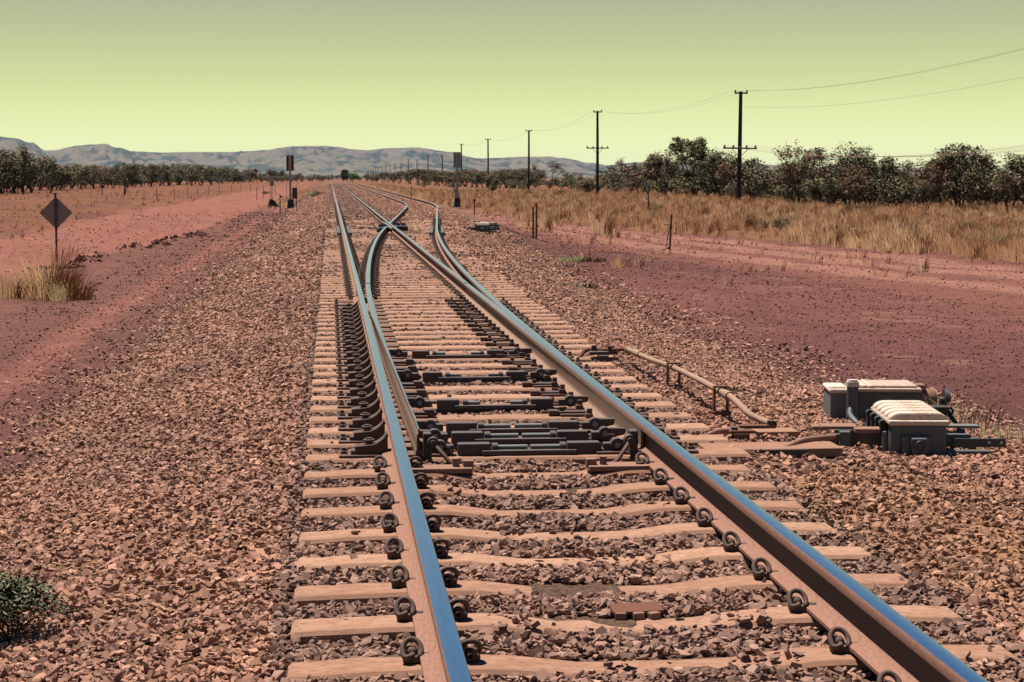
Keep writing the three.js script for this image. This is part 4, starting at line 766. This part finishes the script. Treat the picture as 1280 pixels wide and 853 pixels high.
{
  const q = new THREE.Quaternion(), m4 = new THREE.Matrix4();
  function field(name, label, geo, list) {
    const im = new THREE.InstancedMesh(geo, M.straw, list.length);
    list.forEach(([x, z, s, sy, c], i) => { im.setMatrixAt(i, m4.compose(V(x, height(x, z) - .01, z), q.setFromAxisAngle(V(0, 1, 0), R() * 6.28), V(s, sy, s))); im.setColorAt(i, rgb(...c)); });
    im.name = name; im.castShadow = im.receiveShadow = true; tag(im, label, 'grass', null, 'stuff'); scene.add(im);
  }
  const tone = (x, z) => { if (n2(x * .3 + 70, z * .14) > .62) return [.62, .74, .66]; const v = n2(x * .12, z * .06), w = rr(.75, 1.2); return v > .25 ? [1.05 * w, 1.0 * w, .95 * w] : v < -.35 ? [.86 * w, .70 * w, .62 * w] : [1.0 * w, .86 * w, .80 * w]; };
  const list = [];
  for (let k = 0; k < 90000 && list.length < 24000; k++) {
    const Z = 42 + 230 * Math.pow(R(), 1.35), e = grassEdge(Z), x = lerp(e, Math.max(e + 4, .40 * Z + 2), R()); if (x > .40 * Z + 3) continue;
    const pt = n2(x * .22, Z * .12) + .5 * n2(x * .7, Z * .5); if (pt < -.25 && R() < .8) continue; if (x - e < 3 && R() < .5) continue;
    const s = rr(.6, 1.35) * (1 + .25 * pt); list.push([x, -Z, s, s * rr(.6, 1.3), tone(x, Z)]);
  }
  field('dry_grass', 'tall straw coloured dry grass in the belt right of the vehicle track', tuftGeo(1, 34, .40, .6, .005, .7), list);
  const sparse = [];
  for (let k = 0; k < 700; k++) { const Z = rr(36, 110), x = rr(5.5 + off(Z), grassEdge(Z)); if (n2(x * .3 + 8, Z * .2) < .28) continue; const s = rr(.3, .8); sparse.push([x, -Z, s, s, tone(x, Z)]); }
  for (let k = 0; k < 2000; k++) { const Z = rr(60, 260), x = -rr(11.5, 50); if (x < -.19 * Z - 4 || n2(x * .2, Z * .1) < .05) continue; const s = rr(.4, 1); sparse.push([x, -Z, s, s * .7, tone(x, Z).map((v) => v * .74)]); }
  for (let k = 0; k < 500; k++) { const Z = rr(125, 300), x = rr(-5, -2.5); const s = rr(.4, .8); sparse.push([x, -Z, s, s * .6, tone(x, Z)]); }
  for (let k = 0; k < 2000; k++) { const Z = rr(130, 420), x = XC + off(Z) + rr(3.2, 7); const s = rr(.6, 1.3); sparse.push([x, -Z, s, s, tone(x, Z)]); }
  field('sparse_grass', 'scattered dry grass tufts on the bare red ground', tuftGeo(2, 20, .5, .6, .009, .7), sparse);

  const clump = (name, label, x, z, geo, s, group) => { const m = part(numbered(name), geo, M.straw, scene); m.position.set(x, height(x, z) - .01, z); m.scale.setScalar(s); tag(m, label, 'grass clump', group); return m; };
  const spin = tuftGeo(31, 640, .78, .9, .005, 1.15, [[.36, .19, .085], [.28, .14, .062], [.42, .25, .13], [.15, .085, .045]]), gp = (px, py) => { const g = ground(px, py); return [g.x, g.z]; };
  clump('grass_clump', 'big straw coloured grass clump in front of the diamond sign', ...gp(62, 374), spin, 1.05);
  clump('grass_clump', 'smaller dry grass clump left of the big one by the diamond sign', ...gp(18, 374), tuftGeo(32, 380, .5, .9, .0045, .9, [[.27, .15, .07], [.2, .11, .05]]), 1);
  clump('grass_clump', 'low flattened straw clump right of the big one by the diamond sign', ...gp(88, 376), tuftGeo(33, 420, .42, .7, .0045, 1.15, [[.40, .25, .13], [.32, .18, .085], [.17, .13, .06]]), 1);
  clump('grass_clump', 'reddish thin grass round the foot of the diamond sign', ...gp(70, 336), tuftGeo(34, 150, .75, 1.2, .004, .7, [[.28, .13, .07], [.24, .11, .06]]), 1);
  const lush = [[.11, .14, .075], [.09, .115, .06], [.14, .16, .09], [.10, .12, .08]];
  { const wg = treeGeos(801, { spread: 1.1, stems: 9, trunk: .3, thick: .012, width: .75, leaves: 5200, clump: .17, leaf: .03, low: .8, col: [[.19, .19, .115], [.14, .155, .09], [.22, .19, .12], [.15, .17, .10]] });
    const t = thing('weed', 'grey green leafy weed on the ballast at the bottom left corner', 'weed', -1.33, height(-1.33, -7.8) - .03, -7.8); part('stems', wg.trunk, M.bark, t); part('leaves', wg.crown, M.leaf, t); t.scale.set(.44, .33, .44); }
  const gw = [[.11, .15, .055], [.09, .12, .045], [.20, .15, .08]];
  clump('weed', 'green weed behind the point machine', 4.55, -13.2, tuftGeo(42, 130, .26, .7, .003, .9, gw), 1);
  clump('weed', 'low green weed right of the point machine', 4.75, -12.5, tuftGeo(43, 110, .15, .6, .003, .9, gw), 1);
  clump('grass_clump', 'pale dry stalks at the right edge beside the point machine', 5.0, -12.3, tuftGeo(44, 60, .5, .4, .004, 1.0, [[.55, .38, .2], [.45, .28, .14]]), 1);
  clump('weed', 'tiny green weed patch on the gravel right of the two rusty posts', ...(({ x, z }) => [x, z])(ground(726, 327)), tuftGeo(45, 240, .16, 1.3, .008, .9, gw), 1);
  clump('weed', 'tiny green weed patch on the ballast edge nearer the track', ...(({ x, z }) => [x, z])(ground(730, 362)), tuftGeo(46, 120, .14, .5, .008, .9, gw), 1);
  clump('weed', 'green weed on the bank right of the tall left signal', ...(({ x, z }) => [x, z])(ground(393, 247)), tuftGeo(47, 200, .55, 1.8, .02, .8, gw), 1);
  for (const [px, py, s, l] of [[681, 285, .8, 'left'], [752, 293, 1.0, 'middle'], [744, 280, .7, 'far']]) clump('grass_clump', `${l} one of three dry tufts on the vehicle track behind the two rusty posts`, ...(({ x, z }) => [x, z])(ground(px, py)), tuftGeo(50 + px, 90, .8, .8, .012, .7), s);
}

renderer.render(scene, camera);
